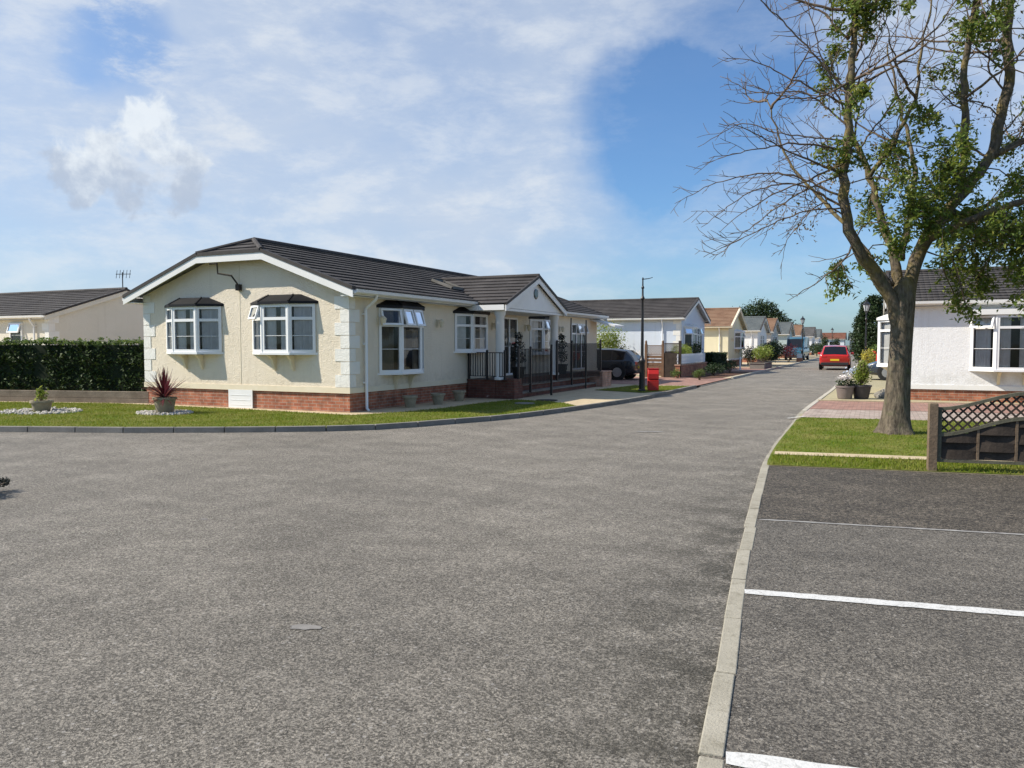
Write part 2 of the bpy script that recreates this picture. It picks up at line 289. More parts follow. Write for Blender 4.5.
M['cream'] = rendermat('cream_render', (0.79, 0.695, 0.55), (0.85, 0.755, 0.61), 1.5)
M['white_r'] = rendermat('white_render', (0.80, 0.80, 0.80), (0.84, 0.84, 0.84), 0.7)
M['white_soft'] = rendermat('soft_white_render', (0.70, 0.72, 0.75), (0.74, 0.76, 0.79), 0.8)
M['blue_r'] = rendermat('pale_blue_render', (0.62, 0.68, 0.76), (0.66, 0.72, 0.80), 0.8)
M['yellow_r'] = rendermat('pale_yellow_render', (0.78, 0.71, 0.48), (0.82, 0.75, 0.54), 0.8)
M['beige_r'] = rendermat('beige_render', (0.60, 0.56, 0.50), (0.64, 0.60, 0.54), 0.8)
M['grey_cream'] = rendermat('grey_cream_render', (0.70, 0.65, 0.54), (0.75, 0.70, 0.60), 0.8)
M['green_grey'] = rendermat('sage_render', (0.42, 0.50, 0.50), (0.46, 0.54, 0.54), 0.8)
M['quoin'] = rendermat('white_quoin', (0.81, 0.79, 0.73), (0.85, 0.83, 0.78), 0.9)
M['upvc'] = var('white_upvc', (0.82, 0.82, 0.82), (0.78, 0.78, 0.77), 3.0, 0.35, 0.5)
M['board'] = var('white_board', (0.80, 0.79, 0.77), (0.74, 0.73, 0.70), 2.0, 0.5, 0.4)
M['creamboard'] = var('cream_board', (0.76, 0.68, 0.52), (0.72, 0.63, 0.46), 3.0, 0.6, 0.3)
M['verge'] = var('dark_verge', (0.035, 0.03, 0.028), (0.055, 0.048, 0.044), 6.0, 0.6)
M['blackgrp'] = var('black_canopy', (0.007, 0.007, 0.009), (0.012, 0.012, 0.015), 5.0, 0.5, 0.22)
M['blackmetal'] = var('black_metal', (0.012, 0.012, 0.013), (0.022, 0.022, 0.024), 9.0, 0.4, 0.5)
M['brick'] = brickmat('red_brick', (0.30, 0.095, 0.05), (0.40, 0.15, 0.08), (0.33, 0.27, 0.21))
M['brick_shade'] = brickmat('shaded_red_brick', (0.11, 0.037, 0.026), (0.16, 0.056, 0.037), (0.11, 0.085, 0.07))  # terrace brick, its deep shade put into the colour
M['brick_lt'] = brickmat('pinkish_brick', (0.42, 0.22, 0.15), (0.50, 0.28, 0.20), (0.38, 0.33, 0.27))
M['tile'] = tilemat('charcoal_tiles', (0.046, 0.041, 0.040), (0.066, 0.059, 0.056), (0.092, 0.084, 0.08))
M['tile_grey'] = tilemat('grey_tiles', (0.085, 0.082, 0.08), (0.12, 0.115, 0.11), (0.16, 0.15, 0.145))
M['tile_tan'] = tilemat('tan_tiles', (0.19, 0.105, 0.065), (0.25, 0.15, 0.095), (0.30, 0.20, 0.13))
M['tile_slate'] = tilemat('slate_tiles', (0.10, 0.115, 0.12), (0.13, 0.145, 0.145), (0.17, 0.18, 0.175))
M['tile_red'] = tilemat('red_tiles', (0.17, 0.07, 0.045), (0.21, 0.09, 0.06), (0.24, 0.12, 0.08))
M['glass'] = glassmat('window_glass', 0.92)
M['room'] = var('dim_room', (0.035, 0.033, 0.03), (0.075, 0.07, 0.06), 1.5, 0.9)
M['net'] = var('net_curtain', (0.80, 0.80, 0.78), (0.66, 0.66, 0.64), 5.0, 0.9)
M['drape'] = var('dark_drape', (0.13, 0.11, 0.09), (0.20, 0.17, 0.13), 5.0, 0.9)
M['bark'] = None
M['timber'] = var('weathered_timber', (0.135, 0.093, 0.060), (0.20, 0.148, 0.10), 4.0, 0.85, bs=25, bd=0.008, fine=0.2)
M['timber_dark'] = var('dark_stained_timber', (0.028, 0.021, 0.016), (0.062, 0.047, 0.036), 5.0, 0.8, bs=30, bd=0.006, fine=0.2)
M['timber_green'] = var('greenish_timber', (0.09, 0.085, 0.058), (0.14, 0.13, 0.09), 6.0, 0.85, bs=30, bd=0.006, fine=0.2)
M['timber_brown'] = var('brown_fence_timber', (0.15, 0.085, 0.05), (0.21, 0.13, 0.08), 5.0, 0.8, bs=30, bd=0.006)
M['sleeper'] = var('grey_brown_sleeper', (0.17, 0.135, 0.10), (0.26, 0.21, 0.16), 3.0, 0.9, bs=22, bd=0.012, fine=0.2)
M['stonepot'] = var('stone_pot', (0.36, 0.31, 0.22), (0.26, 0.22, 0.15), 9.0, 0.9, bs=50, bd=0.006, fine=0.15)
M['plasticpot'] = var('dark_plastic_pot', (0.035, 0.03, 0.035), (0.055, 0.046, 0.05), 4.0, 0.45, 0.5)
M['taupepot'] = var('taupe_pot', (0.16, 0.125, 0.115), (0.22, 0.18, 0.165), 4.0, 0.5, 0.5)
M['soil'] = var('potting_soil', (0.03, 0.02, 0.014), (0.06, 0.04, 0.03), 20, 0.95)
M['redplastic'] = var('red_plastic', (0.52, 0.02, 0.012), (0.42, 0.016, 0.012), 3.0, 0.4, 0.5)
M['terracotta'] = var('terracotta', (0.36, 0.15, 0.08), (0.44, 0.2, 0.12), 6.0, 0.85)
M['label'] = var('white_notice', (0.72, 0.72, 0.70), (0.66, 0.66, 0.64), 8, 0.6)
M['tyre'] = var('tyre', (0.015, 0.015, 0.015), (0.028, 0.028, 0.028), 12, 0.85)
M['rim'] = var('alloy', (0.35, 0.35, 0.36), (0.45, 0.45, 0.46), 4, 0.35, 0.5, metal=0.7)
M['darkplastic'] = var('dark_plastic', (0.02, 0.02, 0.022), (0.035, 0.035, 0.036), 8, 0.6)
M['redpaint'] = var('red_car_paint', (0.50, 0.016, 0.014), (0.46, 0.014, 0.012), 1.0, 0.25, 0.5, coat=0.8)
M['navypaint'] = var('navy_car_paint', (0.006, 0.009, 0.017), (0.007, 0.011, 0.02), 1.0, 0.25, 0.5, coat=0.8)
M['bluepaint'] = var('slate_blue_car_paint', (0.028, 0.038, 0.058), (0.03, 0.041, 0.062), 1.0, 0.25, 0.5, coat=0.8)
M['tealpaint'] = var('teal_van_paint', (0.02, 0.10, 0.15), (0.022, 0.105, 0.16), 1.0, 0.3, 0.5, coat=0.6)
M['carglass'] = var('car_glass', (0.008, 0.009, 0.011), (0.012, 0.013, 0.015), 1.0, 0.06, 0.6)
M['taillight'] = var('tail_light', (0.45, 0.012, 0.012), (0.5, 0.02, 0.015), 10, 0.2, 0.6)
M['plate'] = var('yellow_plate', (0.75, 0.52, 0.03), (0.7, 0.48, 0.03), 5, 0.4)
M['chrome'] = var('chrome', (0.6, 0.6, 0.62), (0.55, 0.55, 0.57), 5, 0.2, 0.5, metal=0.9)
M['lampglass'] = var('lantern_glass', (0.5, 0.52, 0.52), (0.6, 0.62, 0.62), 8, 0.25, 0.5)
M['drain'] = var('cast_iron', (0.03, 0.028, 0.026), (0.05, 0.047, 0.044), 12, 0.7, bs=60, bd=0.01)
M['stain'] = var('pale_patch', (0.24, 0.225, 0.21), (0.19, 0.18, 0.165), 20, 0.9, fine=0.3)
M['l_hedge'] = leafmat('laurel_leaf', (0.022, 0.042, 0.012), (0.04, 0.07, 0.018), (0.075, 0.11, 0.032), 0.10, 0.6, 0.18)
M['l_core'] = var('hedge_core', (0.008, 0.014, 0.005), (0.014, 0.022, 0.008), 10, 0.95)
M['l_ash'] = leafmat('ash_leaf', (0.065, 0.11, 0.02), (0.14, 0.195, 0.034), (0.27, 0.28, 0.065), 0.38, 0.45)
M['l_dry'] = leafmat('dry_leaf', (0.16, 0.10, 0.035), (0.20, 0.15, 0.05), (0.13, 0.14, 0.035), 0.3, 0.6)
M['l_lime'] = leafmat('lime_leaf', (0.13, 0.19, 0.03), (0.19, 0.25, 0.045), (0.28, 0.31, 0.08), 0.35)
M['l_mid'] = leafmat('mid_leaf', (0.06, 0.11, 0.025), (0.10, 0.16, 0.035), (0.15, 0.20, 0.06), 0.3)
M['l_dark'] = leafmat('dark_leaf', (0.018, 0.035, 0.012), (0.03, 0.055, 0.018), (0.055, 0.085, 0.03), 0.15)
M['l_black'] = leafmat('blackish_leaf', (0.008, 0.012, 0.008), (0.014, 0.02, 0.012), (0.022, 0.03, 0.018), 0.05)
M['l_conif'] = leafmat('conifer_leaf', (0.02, 0.04, 0.015), (0.035, 0.06, 0.02), (0.05, 0.08, 0.028), 0.1)
M['l_red'] = leafmat('maroon_leaf', (0.075, 0.014, 0.018), (0.115, 0.022, 0.026), (0.18, 0.05, 0.05), 0.2)
M['l_cord'] = leafmat('cordyline_leaf', (0.075, 0.018, 0.022), (0.13, 0.03, 0.034), (0.30, 0.14, 0.10), 0.2)
M['l_yel'] = leafmat('yellow_leaf', (0.35, 0.33, 0.05), (0.45, 0.40, 0.07), (0.5, 0.48, 0.16), 0.3)
M['fl_white'] = leafmat('white_petal', (0.70, 0.68, 0.66), (0.8, 0.76, 0.74), (0.75, 0.6, 0.6), 0.2)
M['fl_blue'] = leafmat('pale_blue_petal', (0.42, 0.5, 0.66), (0.6, 0.66, 0.75), (0.35, 0.42, 0.6), 0.2)

def barkmat():
    m, nt, b = newmat('ash_bark'); p = ocoord(nt)
    st = nt.nodes.new('ShaderNodeMapping'); st.inputs['Scale'].default_value = (1, 1, 0.28); lk(nt, p, st.inputs['Vector'])
    n1 = mnoise(nt, st.outputs[0], 22, 6, 0.65)
    col = mixc(nt, mrange(nt, n1, 0.32, 0.68), (0.05, 0.04, 0.03), (0.19, 0.155, 0.115))
    s = nt.nodes.new('ShaderNodeSeparateXYZ'); lk(nt, p, s.inputs[0])
    mk = mmath(nt, 'MULTIPLY', mrange(nt, mnoise(nt, p, 3.2, 6, 0.65), 0.46, 0.62), mrange(nt, s.outputs[2], 1.6, 3.2))
    col = mixc(nt, mmath(nt, 'MULTIPLY', mk, 0.55), col, (0.25, 0.19, 0.05))                # yellow patches on the limbs
    col = mixc(nt, mmath(nt, 'MULTIPLY', mrange(nt, mnoise(nt, p, 5.0, 5, 0.6), 0.55, 0.7), 0.35), col, (0.10, 0.12, 0.05))
    lk(nt, col, b.inputs['Base Color']); b.inputs['Roughness'].default_value = 0.92; b.inputs['Specular IOR Level'].default_value = 0.15
    bump(nt, b, n1, 0.9, 0.03); return m
M['bark'] = barkmat()
M['twig'] = var('twig_bark', (0.10, 0.07, 0.048), (0.19, 0.14, 0.10), 6, 0.9)

# ------------------------------------------------------------------ mesh helpers
class MB:
    def __init__(s): s.v = []; s.f = []; s.mi = []; s.cur = 0
    def add(s, vs, fs):
        o = len(s.v); s.v += [tuple(v) for v in vs]
        for f in fs: s.f.append(tuple(o + i for i in f)); s.mi.append(s.cur)
        return s
    def hexa(s, b, t):
        return s.add(list(b) + list(t), [(3, 2, 1, 0), (4, 5, 6, 7), (0, 1, 5, 4), (1, 2, 6, 5), (2, 3, 7, 6), (3, 0, 4, 7)])
    def box(s, x0, x1, y0, y1, z0, z1):
        return s.hexa([(x0, y0, z0), (x1, y0, z0), (x1, y1, z0), (x0, y1, z0)], [(x0, y0, z1), (x1, y0, z1), (x1, y1, z1), (x0, y1, z1)])
    def bar(s, p, q, w, h, up=(0, 0, 1)):
        p = Vector(p); q = Vector(q); d = (q - p).normalized(); u = Vector(up)
        if abs(d.dot(u)) > 0.98: u = Vector((0, 1, 0))
        a = d.cross(u).normalized() * w / 2; c = a.cross(d).normalized() * h / 2
        return s.hexa([p - a - c, p + a - c, p + a + c, p - a + c], [q - a - c, q + a - c, q + a + c, q - a + c])
    def prism(s, poly, axis, a, b):
        n = len(poly)
        def P(u, v, t): return {'x': (t, u, v), 'y': (u, t, v), 'z': (u, v, t)}[axis]
        vs = [P(u, v, a) for u, v in poly] + [P(u, v, b) for u, v in poly]
        return s.add(vs, [tuple(range(n - 1, -1, -1)), tuple(range(n, 2 * n))] + [(i, (i + 1) % n, n + (i + 1) % n, n + i) for i in range(n)])
    def tube(s, pts, rads, n=8, cap=True):
        pts = [Vector(p) for p in pts]; rings = []
        ref = None
        for i, p in enumerate(pts):
            d = (pts[min(i + 1, len(pts) - 1)] - pts[max(i - 1, 0)]).normalized()
            if ref is None: ref = d.orthogonal().normalized()
            a = (ref - d * ref.dot(d))
            a = a.normalized() if a.length > 1e-5 else d.orthogonal().normalized()
            ref = a; c = d.cross(a); r = rads[i] if hasattr(rads, '__len__') else rads
            rings.append([p + a * (r * math.cos(2 * math.pi * k / n)) + c * (r * math.sin(2 * math.pi * k / n)) for k in range(n)])
        vs = [v for ring in rings for v in ring]; fs = []
        for i in range(len(rings) - 1):
            for k in range(n): fs.append((i * n + k, i * n + (k + 1) % n, (i + 1) * n + (k + 1) % n, (i + 1) * n + k))
        if cap: fs += [tuple(range(n - 1, -1, -1)), tuple((len(rings) - 1) * n + k for k in range(n))]
        return s.add(vs, fs)
    def lathe(s, prof, n=16, c=(0, 0, 0), axis='z'):
        vs = []; fs = []
        for r, z in prof:
            for k in range(n):
                a = 2 * math.pi * k / n; x, y = r * math.cos(a), r * math.sin(a)
                vs.append((c[0] + x, c[1] + y, c[2] + z) if axis == 'z' else (c[0] + z, c[1] + x, c[2] + y))
        for i in range(len(prof) - 1):
            for k in range(n): fs.append((i * n + k, i * n + (k + 1) % n, (i + 1) * n + (k + 1) % n, (i + 1) * n + k))
        fs += [tuple(range(n - 1, -1, -1)), tuple((len(prof) - 1) * n + k for k in range(n))]
        return s.add(vs, fs)
    def build(s, name, mats, parent=None, loc=(0, 0, 0), rot=(0, 0, 0), smooth=False, bevel=0.0, recalc=True, auto=None):
        me = bpy.data.meshes.new(name); me.from_pydata(s.v, [], s.f)
        if not isinstance(mats, (list, tuple)): mats = [mats]
        for m in mats: me.materials.append(m)
        if len(mats) > 1: me.polygons.foreach_set('material_index', s.mi)
        if recalc:
            bm = bmesh.new(); bm.from_mesh(me); bmesh.ops.recalc_face_normals(bm, faces=bm.faces); bm.to_mesh(me); bm.free()
        if smooth: me.polygons.foreach_set('use_smooth', [True] * len(me.polygons))
        if auto: me.set_sharp_from_angle(angle=R(auto))
        me.update()
        o = bpy.data.objects.new(name, me); COL.objects.link(o)
        o.location = loc; o.rotation_euler = rot
        if parent: o.parent = parent
        if bevel:
            bv = o.modifiers.new('bevel', 'BEVEL'); bv.width = bevel; bv.segments = 2; bv.limit_method = 'ANGLE'
        return o
def npmesh(name, v, fcount, k, mat, parent=None, loc=(0, 0, 0)):
    """v: (fcount*k,3) loose polygons"""
    me = bpy.data.meshes.new(name); n = fcount * k
    me.vertices.add(n); me.vertices.foreach_set('co', np.asarray(v, dtype=np.float32).ravel())
    me.loops.add(n); me.loops.foreach_set('vertex_index', np.arange(n, dtype=np.int32))
    me.polygons.add(fcount); me.polygons.foreach_set('loop_start', np.arange(0, n, k, dtype=np.int32)); me.polygons.foreach_set('loop_total', np.full(fcount, k, dtype=np.int32))
    me.materials.append(mat); me.update(calc_edges=True); me.validate()
    o = bpy.data.objects.new(name, me); COL.objects.link(o); o.location = loc
    if parent: o.parent = parent
    return o
def tag(o, label=None, cat=None, group=None, kind=None):
    if label: o['label'] = label
    if cat: o['category'] = cat
    if group: o['group'] = group
    if kind: o['kind'] = kind
    return o
def thing(name, label, cat, loc=(0, 0, 0), rz=0.0, group=None):
    o = bpy.data.objects.new(name, None); COL.objects.link(o); o.empty_display_size = 0.2
    o.location = loc; o.rotation_euler = (0, 0, rz); return tag(o, label, cat, group)
def copy_tree(o, parent=None):
    c = o.copy(); COL.objects.link(c)
    if parent: c.parent = parent
    for ch in [x for x in bpy.data.objects if x.parent == o]: copy_tree(ch, c)
    return c
def sheet(name, poly, z, mat, label, cat='ground'):
    o = MB().add([(x, y, z) for x, y in poly], [tuple(range(len(poly)))]).build(name, mat, recalc=False)
    if o.data.polygons[0].normal.z < 0:
        o.data.flip_normals()
    return tag(o, label, cat, kind='structure')
def leaves(centres, size, up=0.35, aspect=0.5, jitter=0.4):
    """rhombic leaf cards, random facing, at the given centres"""
    c = np.asarray(centres); n = len(c)
    nrm = rng.normal(size=(n, 3)); nrm[:, 2] = np.abs(nrm[:, 2]) + up; nrm /= np.linalg.norm(nrm, axis=1)[:, None]
    t = rng.normal(size=(n, 3)); t -= (t * nrm).sum(1)[:, None] * nrm; t /= np.linalg.norm(t, axis=1)[:, None]
    b = np.cross(nrm, t); s = size * (1 + jitter * rng.uniform(-1, 1, n))[:, None]
    fold = nrm * s * 0.12
    v = np.stack([c - t * s * .5, c + b * s * aspect * .5 + fold, c + t * s * .5, c - b * s * aspect * .5 + fold], 1)
    return v.reshape(-1, 3), n
def ellip(n, c, r, shell=0.55):
    d = rng.normal(size=(n, 3)); d /= np.linalg.norm(d, axis=1)[:, None]
    q = (shell + (1 - shell) * rng.uniform(0, 1, n)) * (1 + 0.12 * rng.normal(size=n))
    return np.asarray(c) + d * q[:, None] * np.asarray(r)
def catmull(pts, step):
    P = [np.array(p, float) for p in pts]; P = [2 * P[0] - P[1]] + P + [2 * P[-1] - P[-2]]; out = []
    for i in range(1, len(P) - 2):
        for t in np.linspace(0, 1, 24, endpoint=False):
            a, b, c, d = P[i - 1:i + 3]
            out.append(0.5 * (2 * b + (c - a) * t + (2 * a - 5 * b + 4 * c - d) * t ** 2 + (3 * b - a - 3 * c + d) * t ** 3))
    out.append(P[-2]); out = np.array(out); L = np.r_[0, np.cumsum(np.linalg.norm(np.diff(out, axis=0), axis=1))]
    n = max(2, int(round(L[-1] / step)) + 1); s = np.linspace(0, L[-1], n)
    return np.stack([np.interp(s, L, out[:, k]) for k in range(out.shape[1])], 1)
def offset(line, d):
    t = np.gradient(line, axis=0); t /= np.linalg.norm(t, axis=1)[:, None]
    return line + np.stack([-t[:, 1], t[:, 0]], 1) * d
def inpoly(x, y, poly):
    r = np.zeros(len(x), bool); j = len(poly) - 1
    for i in range(len(poly)):
        xi, yi = poly[i]; xj, yj = poly[j]
        if yi != yj: r ^= ((yi > y) != (yj > y)) & (x < (xj - xi) * (y - yi) / (yj - yi) + xi)
        j = i
    return r

# ------------------------------------------------------------------ ground, road, kerbs, lawns
sheet('ground', [(-3000, -3000), (3000, -3000), (3000, 3000), (-3000, 3000)], -0.03, M['earth'], 'flat green and brown open ground beyond the houses')
LK = catmull([(-60, -9.0), (-40, -1.3), (-25, 4.55), (-14.55, 8.74), (-11.92, 9.81), (-8.83, 11.63), (-7.75, 13.5), (-7.03, 15.3), (-6.41, 18.9), (-6.08, 22.4), (-6.02, 28.0), (-6.02, 36.0), (-6.0, 60), (-5.9, 110), (-5.6, 165)], 0.915)
RK = catmull([(0.05, -5.0), (-0.25, -1.0), (-0.59, 2.86), (-0.84, 5.09), (-1.05, 7.22), (-1.41, 11.66), (-1.53, 16.4), (-1.60, 19.5), (-1.50, 26), (-1.42, 32.6), (-1.4, 60), (-1.3, 110), (-1.1, 165)], 0.80)
road_poly = [tuple(p) for p in LK] + [(-4.6, 190), (-1.0, 190)] + [tuple(p) for p in offset(RK, -0.05)[::-1]] + [(6, -30), (-60, -30)]
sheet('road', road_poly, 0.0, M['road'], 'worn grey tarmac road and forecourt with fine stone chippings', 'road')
def kerb(name, line, width, z0, z1, mat, label, jit=0.0, bev=0.012):
    mb = MB(); t = np.gradient(line, axis=0); t /= np.linalg.norm(t, axis=1)[:, None]; nn = np.stack([-t[:, 1], t[:, 0]], 1)
    for i in range(len(line) - 1):
        a, b = line[i], line[i + 1]; d = (b - a) / np.linalg.norm(b - a); na = nn[i]; nb = nn[i + 1]
        g = 0.009; j = random.uniform(-jit, jit); jz = random.uniform(-jit, jit) * 0.4
        a0 = a + d * g + na * j; b0 = b - d * g + nb * j
        a1 = a0 + na * width; b1 = b0 + nb * width
        bv = bev if width > 0 else -bev
        for (p, q, r, s_) in ((a0, b0, b1, a1),):
            mb.hexa([(p[0], p[1], z0), (q[0], q[1], z0), (r[0], r[1], z0), (s_[0], s_[1], z0)],
                    [(p[0] + na[0] * bv, p[1] + na[1] * bv, z1 + jz), (q[0] + nb[0] * bv, q[1] + nb[1] * bv, z1 + jz), (r[0], r[1], z1 + jz), (s_[0], s_[1], z1 + jz)])
    o = mb.build(name, mat, bevel=0.006); return tag(o, label, 'kerb', kind='structure')
LKn = LK[(LK[:, 1] < 29.2)]; LKf = LK[(LK[:, 1] > 36.5)]; LKd = LK[(LK[:, 1] > 29.0) & (LK[:, 1] < 37.2)]
kerb('kerb', LKn, 0.125, -0.05, 0.10, M['kerb_grey'], 'raised grey concrete kerb curving round the lawn of the cream bungalow')
kerb('kerb', LKd, 0.125, -0.05, 0.025, M['kerb_grey'], 'dropped grey kerb in front of the block paved drive')
kerb('kerb', LKf, 0.125, -0.05, 0.10, M['kerb_pale'], 'pale kerb running along the left side of the far street')
RKn = RK[RK[:, 1] < 19.8]; RKf = RK[RK[:, 1] > 19.2]
kerb('kerb', RKn, -0.108, -0.05, 0.011, M['kerb'], 'nearly flush pale kerb edging the parking bays and tree lawn', jit=0.009)
kerb('kerb', RKf, -0.125, -0.05, 0.028, M['kerb_pale'], 'pale kerb along the right side of the far street')
LKi = offset(LK, 0.124); RKi = offset(RK, -0.06)
# left verge: sandy path under everything, then lawn and drive sheets
lv = [tuple(p) for p in LKi if -3 < p[1] < 166]
sheet('path', lv + [(-60, 166), (-60, -3)], 0.052, M['sand'], 'sandy paving between the lawns and the bungalows on the left', 'path')
lawn1 = [tuple(p) for p in LKi if p[1] > 0 and p[1] < 18.1] + [(-7.35, 18.95), (-8.2, 19.5), (-9.2, 19.6), (-9.45, 18.2), (-9.55, 16.2), (-9.9, 14.7), (-10.4, 13.75), (-13.5, 13.92), (-17.6, 13.9), (-18.2, 13.85), (-26, 11.6), (-38, 8.0)]
lawn2 = [(-8.7, 25.0), (-6.75, 24.2), (-6.3, 26.0), (-6.22, 28.9), (-8.3, 28.6)]
sheet('lawn', lawn1, 0.062, M['turf'], 'mown green lawn strip in front of the cream bungalow', 'lawn')
sheet('lawn', lawn2, 0.062, M['turf'], 'small patch of lawn under the black street lamp and red bin', 'lawn')
sheet('driveway', [(-6.12, 29.3), (-6.12, 36.8), (-14.5, 36.8), (-14.5, 29.3)], 0.058, M['redblock'], 'pinkish block paved drive between two bungalows', 'driveway')
sheet('flower_bed', [(-6.5, 37.0), (-6.35, 46.2), (-8.3, 46.2), (-8.3, 36.9), (-7.0, 35.2)], 0.066, M['mulch'], 'dark bark mulch bed along the pale kerb', 'flower bed')
sheet('driveway', [(-6.12, 46.4), (-6.12, 55.0), (-9.3, 55.0), (-9.3, 46.4)], 0.058, M['redblock'], 'pink block paving in front of the pale yellow bungalow', 'driveway')
# right side: parking bays, gravelly band, verge, sandstone edging, paving
PD = np.array([0.9955, 0.0945]); PN = np.array([-0.0945, 0.9955])
def rline(y0):                                          # point on the inner right kerb at road distance y0
    i = np.argmin(abs(RKi[:, 1] - y0)); return RKi[i]
def along(y, x): return y + (x + 0.9) * 0.165          # rows across the bays run slightly away to the right
rk = lambda a, b: [tuple(p) for p in RKi if a < p[1] < b]
sheet('parking_bay', rk(-5, 7.3) + [(-1.0, 7.30), (12, 9.4), (12, -5)], 0.004, M['bay'], 'dark grey tarmac of the marked parking bays', 'parking bay')
sheet('gravel_strip', [(-1.0, 7.31), (-1.2, 8.9), (-1.31, 10.6), (14, 13.1), (14, 9.72)], 0.006, M['dark_tar'], 'darker gravelly tarmac band before the fence', 'parking bay')
rv = rk(10.5, 166)
sheet('verge', rv + [(60, 166), (60, 21), (14, 13.1), (-1.27, 10.58)], 0.010, M['tan_gravel'], 'tan gravel and paving beside the white bungalow', 'path')
lawnR = [p for p in rk(10.55, 17.95)] + [(-1.4, 17.95), (14, 20.2), (14, 13.15), (-1.27, 10.6)]
sheet('lawn', lawnR, 0.018, M['turf'], 'patchy dry lawn round the foot of the ash tree', 'lawn')
sheet('paving_strip', [(-1.30, 11.62), (14, 14.1), (14, 14.45), (-1.32, 11.95)], 0.026, M['sand'], 'narrow sandstone edging strip across the lawn', 'path')
sheet('paving_band', [(-1.47, 17.96), (14, 20.22), (14, 22.6), (-1.5, 20.35)], 0.016, M['paleblock'], 'pale block paving band beyond the tree lawn', 'path')
sheet('paving_band', [(-1.5, 20.36), (14, 22.61), (14, 25.6), (-1.5, 23.4)], 0.020, M['redblock'], 'red block paving band in front of the white bungalow', 'path')
mb = MB(); a = Vector((-1.46, 23.42)); b_ = Vector((0.45, 23.68)); mb.hexa([(a.x, a.y, 0), (b_.x, b_.y, 0), (b_.x, b_.y + .13, 0), (a.x, a.y + .13, 0)], [(a.x, a.y, .05), (b_.x, b_.y, .05), (b_.x, b_.y + .13, .05), (a.x, a.y + .13, .05)])
mb.hexa([(.46, 23.68, 0), (14, 25.6, 0), (14, 25.73, 0), (.46, 23.81, 0)], [(.46, 23.68, .05), (14, 25.6, .05), (14, 25.73, .05), (.46, 23.81, .05)])
tag(mb.build('edging_kerb', M['sand']), 'yellowish edging kerb along the red block paving', 'kerb', kind='structure')
# painted lines
def line(name, p0, p1, w, mat, label, wob=0.006, z=0.009):
    p0 = np.array(p0); p1 = np.array(p1); d = (p1 - p0) / np.linalg.norm(p1 - p0); n = np.array([-d[1], d[0]]); k = max(2, int(np.linalg.norm(p1 - p0) / 0.07)); L = []; U = []
    for i in range(k + 1):
        q = p0 + (p1 - p0) * i / k; e = 0.86 if i in (0, k) else 1.0
        L.append(q - n * (w / 2 * e + random.uniform(-wob, wob))); U.append(q + n * (w / 2 * e + random.uniform(-wob, wob)))
    vs = [(x, y, z) for x, y in L] + [(x, y, z) for x, y in U]
    o = MB().add(vs, [(i, i + 1, k + 2 + i, k + 1 + i) for i in range(k)]).build(name, mat, recalc=False); return tag(o, label, 'road marking', kind='structure')
line('road_marking', (-0.735, 5.085), (4.6, 6.0), 0.105, M['paint'], 'thick white line between the two nearer parking bays')
line('road_marking', (-0.49, 2.975), (4.6, 3.86), 0.105, M['paint'], 'thick white line at the very front of the parking bays')
line('road_marking', (-0.93, 7.27), (6, 8.45), 0.045, M['oldpaint'], 'thin faded line where the gravelly tarmac begins', 0.004)
line('road_marking', (-3.95, 13.74), (-3.5, 13.95), 0.11, M['oldpaint'], 'short faded white dash in the middle of the road', 0.02)
line('road_marking', (-1.68, 17.4), (-1.38, 18.05), 0.06, M['paint'], 'small white paint mark by the right kerb', 0.01, 0.034)

def grass(name, poly, dens, z, h, label, ymax_boost=None):
    P = np.array(poly); x0, y0 = P.min(0); x1, y1 = P.max(0); n = int((x1 - x0) * (y1 - y0) * dens)
    x = rng.uniform(x0, x1, n); y = rng.uniform(y0, y1, n); m = inpoly(x, y, poly) & (x > -24) & (x < 9); x = x[m]; y = y[m]
    n = len(x); a = rng.uniform(0, 2 * np.pi, n); w = 0.006; hh = h * rng.uniform(0.5, 1.3, n); lx = rng.normal(0, 0.5, n) * hh; ly = rng.normal(0, 0.5, n) * hh
    v = np.zeros((n, 3, 3)); v[:, 0] = np.stack([x - w * np.cos(a), y - w * np.sin(a), np.full(n, z)], 1); v[:, 1] = np.stack([x + w * np.cos(a), y + w * np.sin(a), np.full(n, z)], 1)
    v[:, 2] = np.stack([x + lx, y + ly, z + hh], 1)
    return tag(npmesh(name, v.reshape(-1, 3), n, 3, M['blade']), label, 'grass', kind='stuff')
grass('grass', lawn1, 750, 0.06, 0.035, 'short grass blades on the lawn in front of the cream bungalow')
grass('grass', lawn2, 500, 0.06, 0.035, 'short grass blades under the street lamp')
LR = [p for p in lawnR]
def strip_poly(y0, y1): return [(-1.3, y0), (9, y0 + 1.67), (9, y1 + 1.67), (-1.4, y1)]
lowR = [(-1.24, 10.62), (9, 12.3), (9, 13.28), (-1.32, 11.6)]; highR = [(-1.34, 11.98), (9, 13.65), (9, 19.4), (-1.45, 17.9)]
grass('grass', lowR, 1500, 0.016, 0.045, 'grass tufts between the gravelly tarmac and the sandstone edging')
grass('grass', highR, 650, 0.016, 0.03, 'short patchy grass round the ash tree')

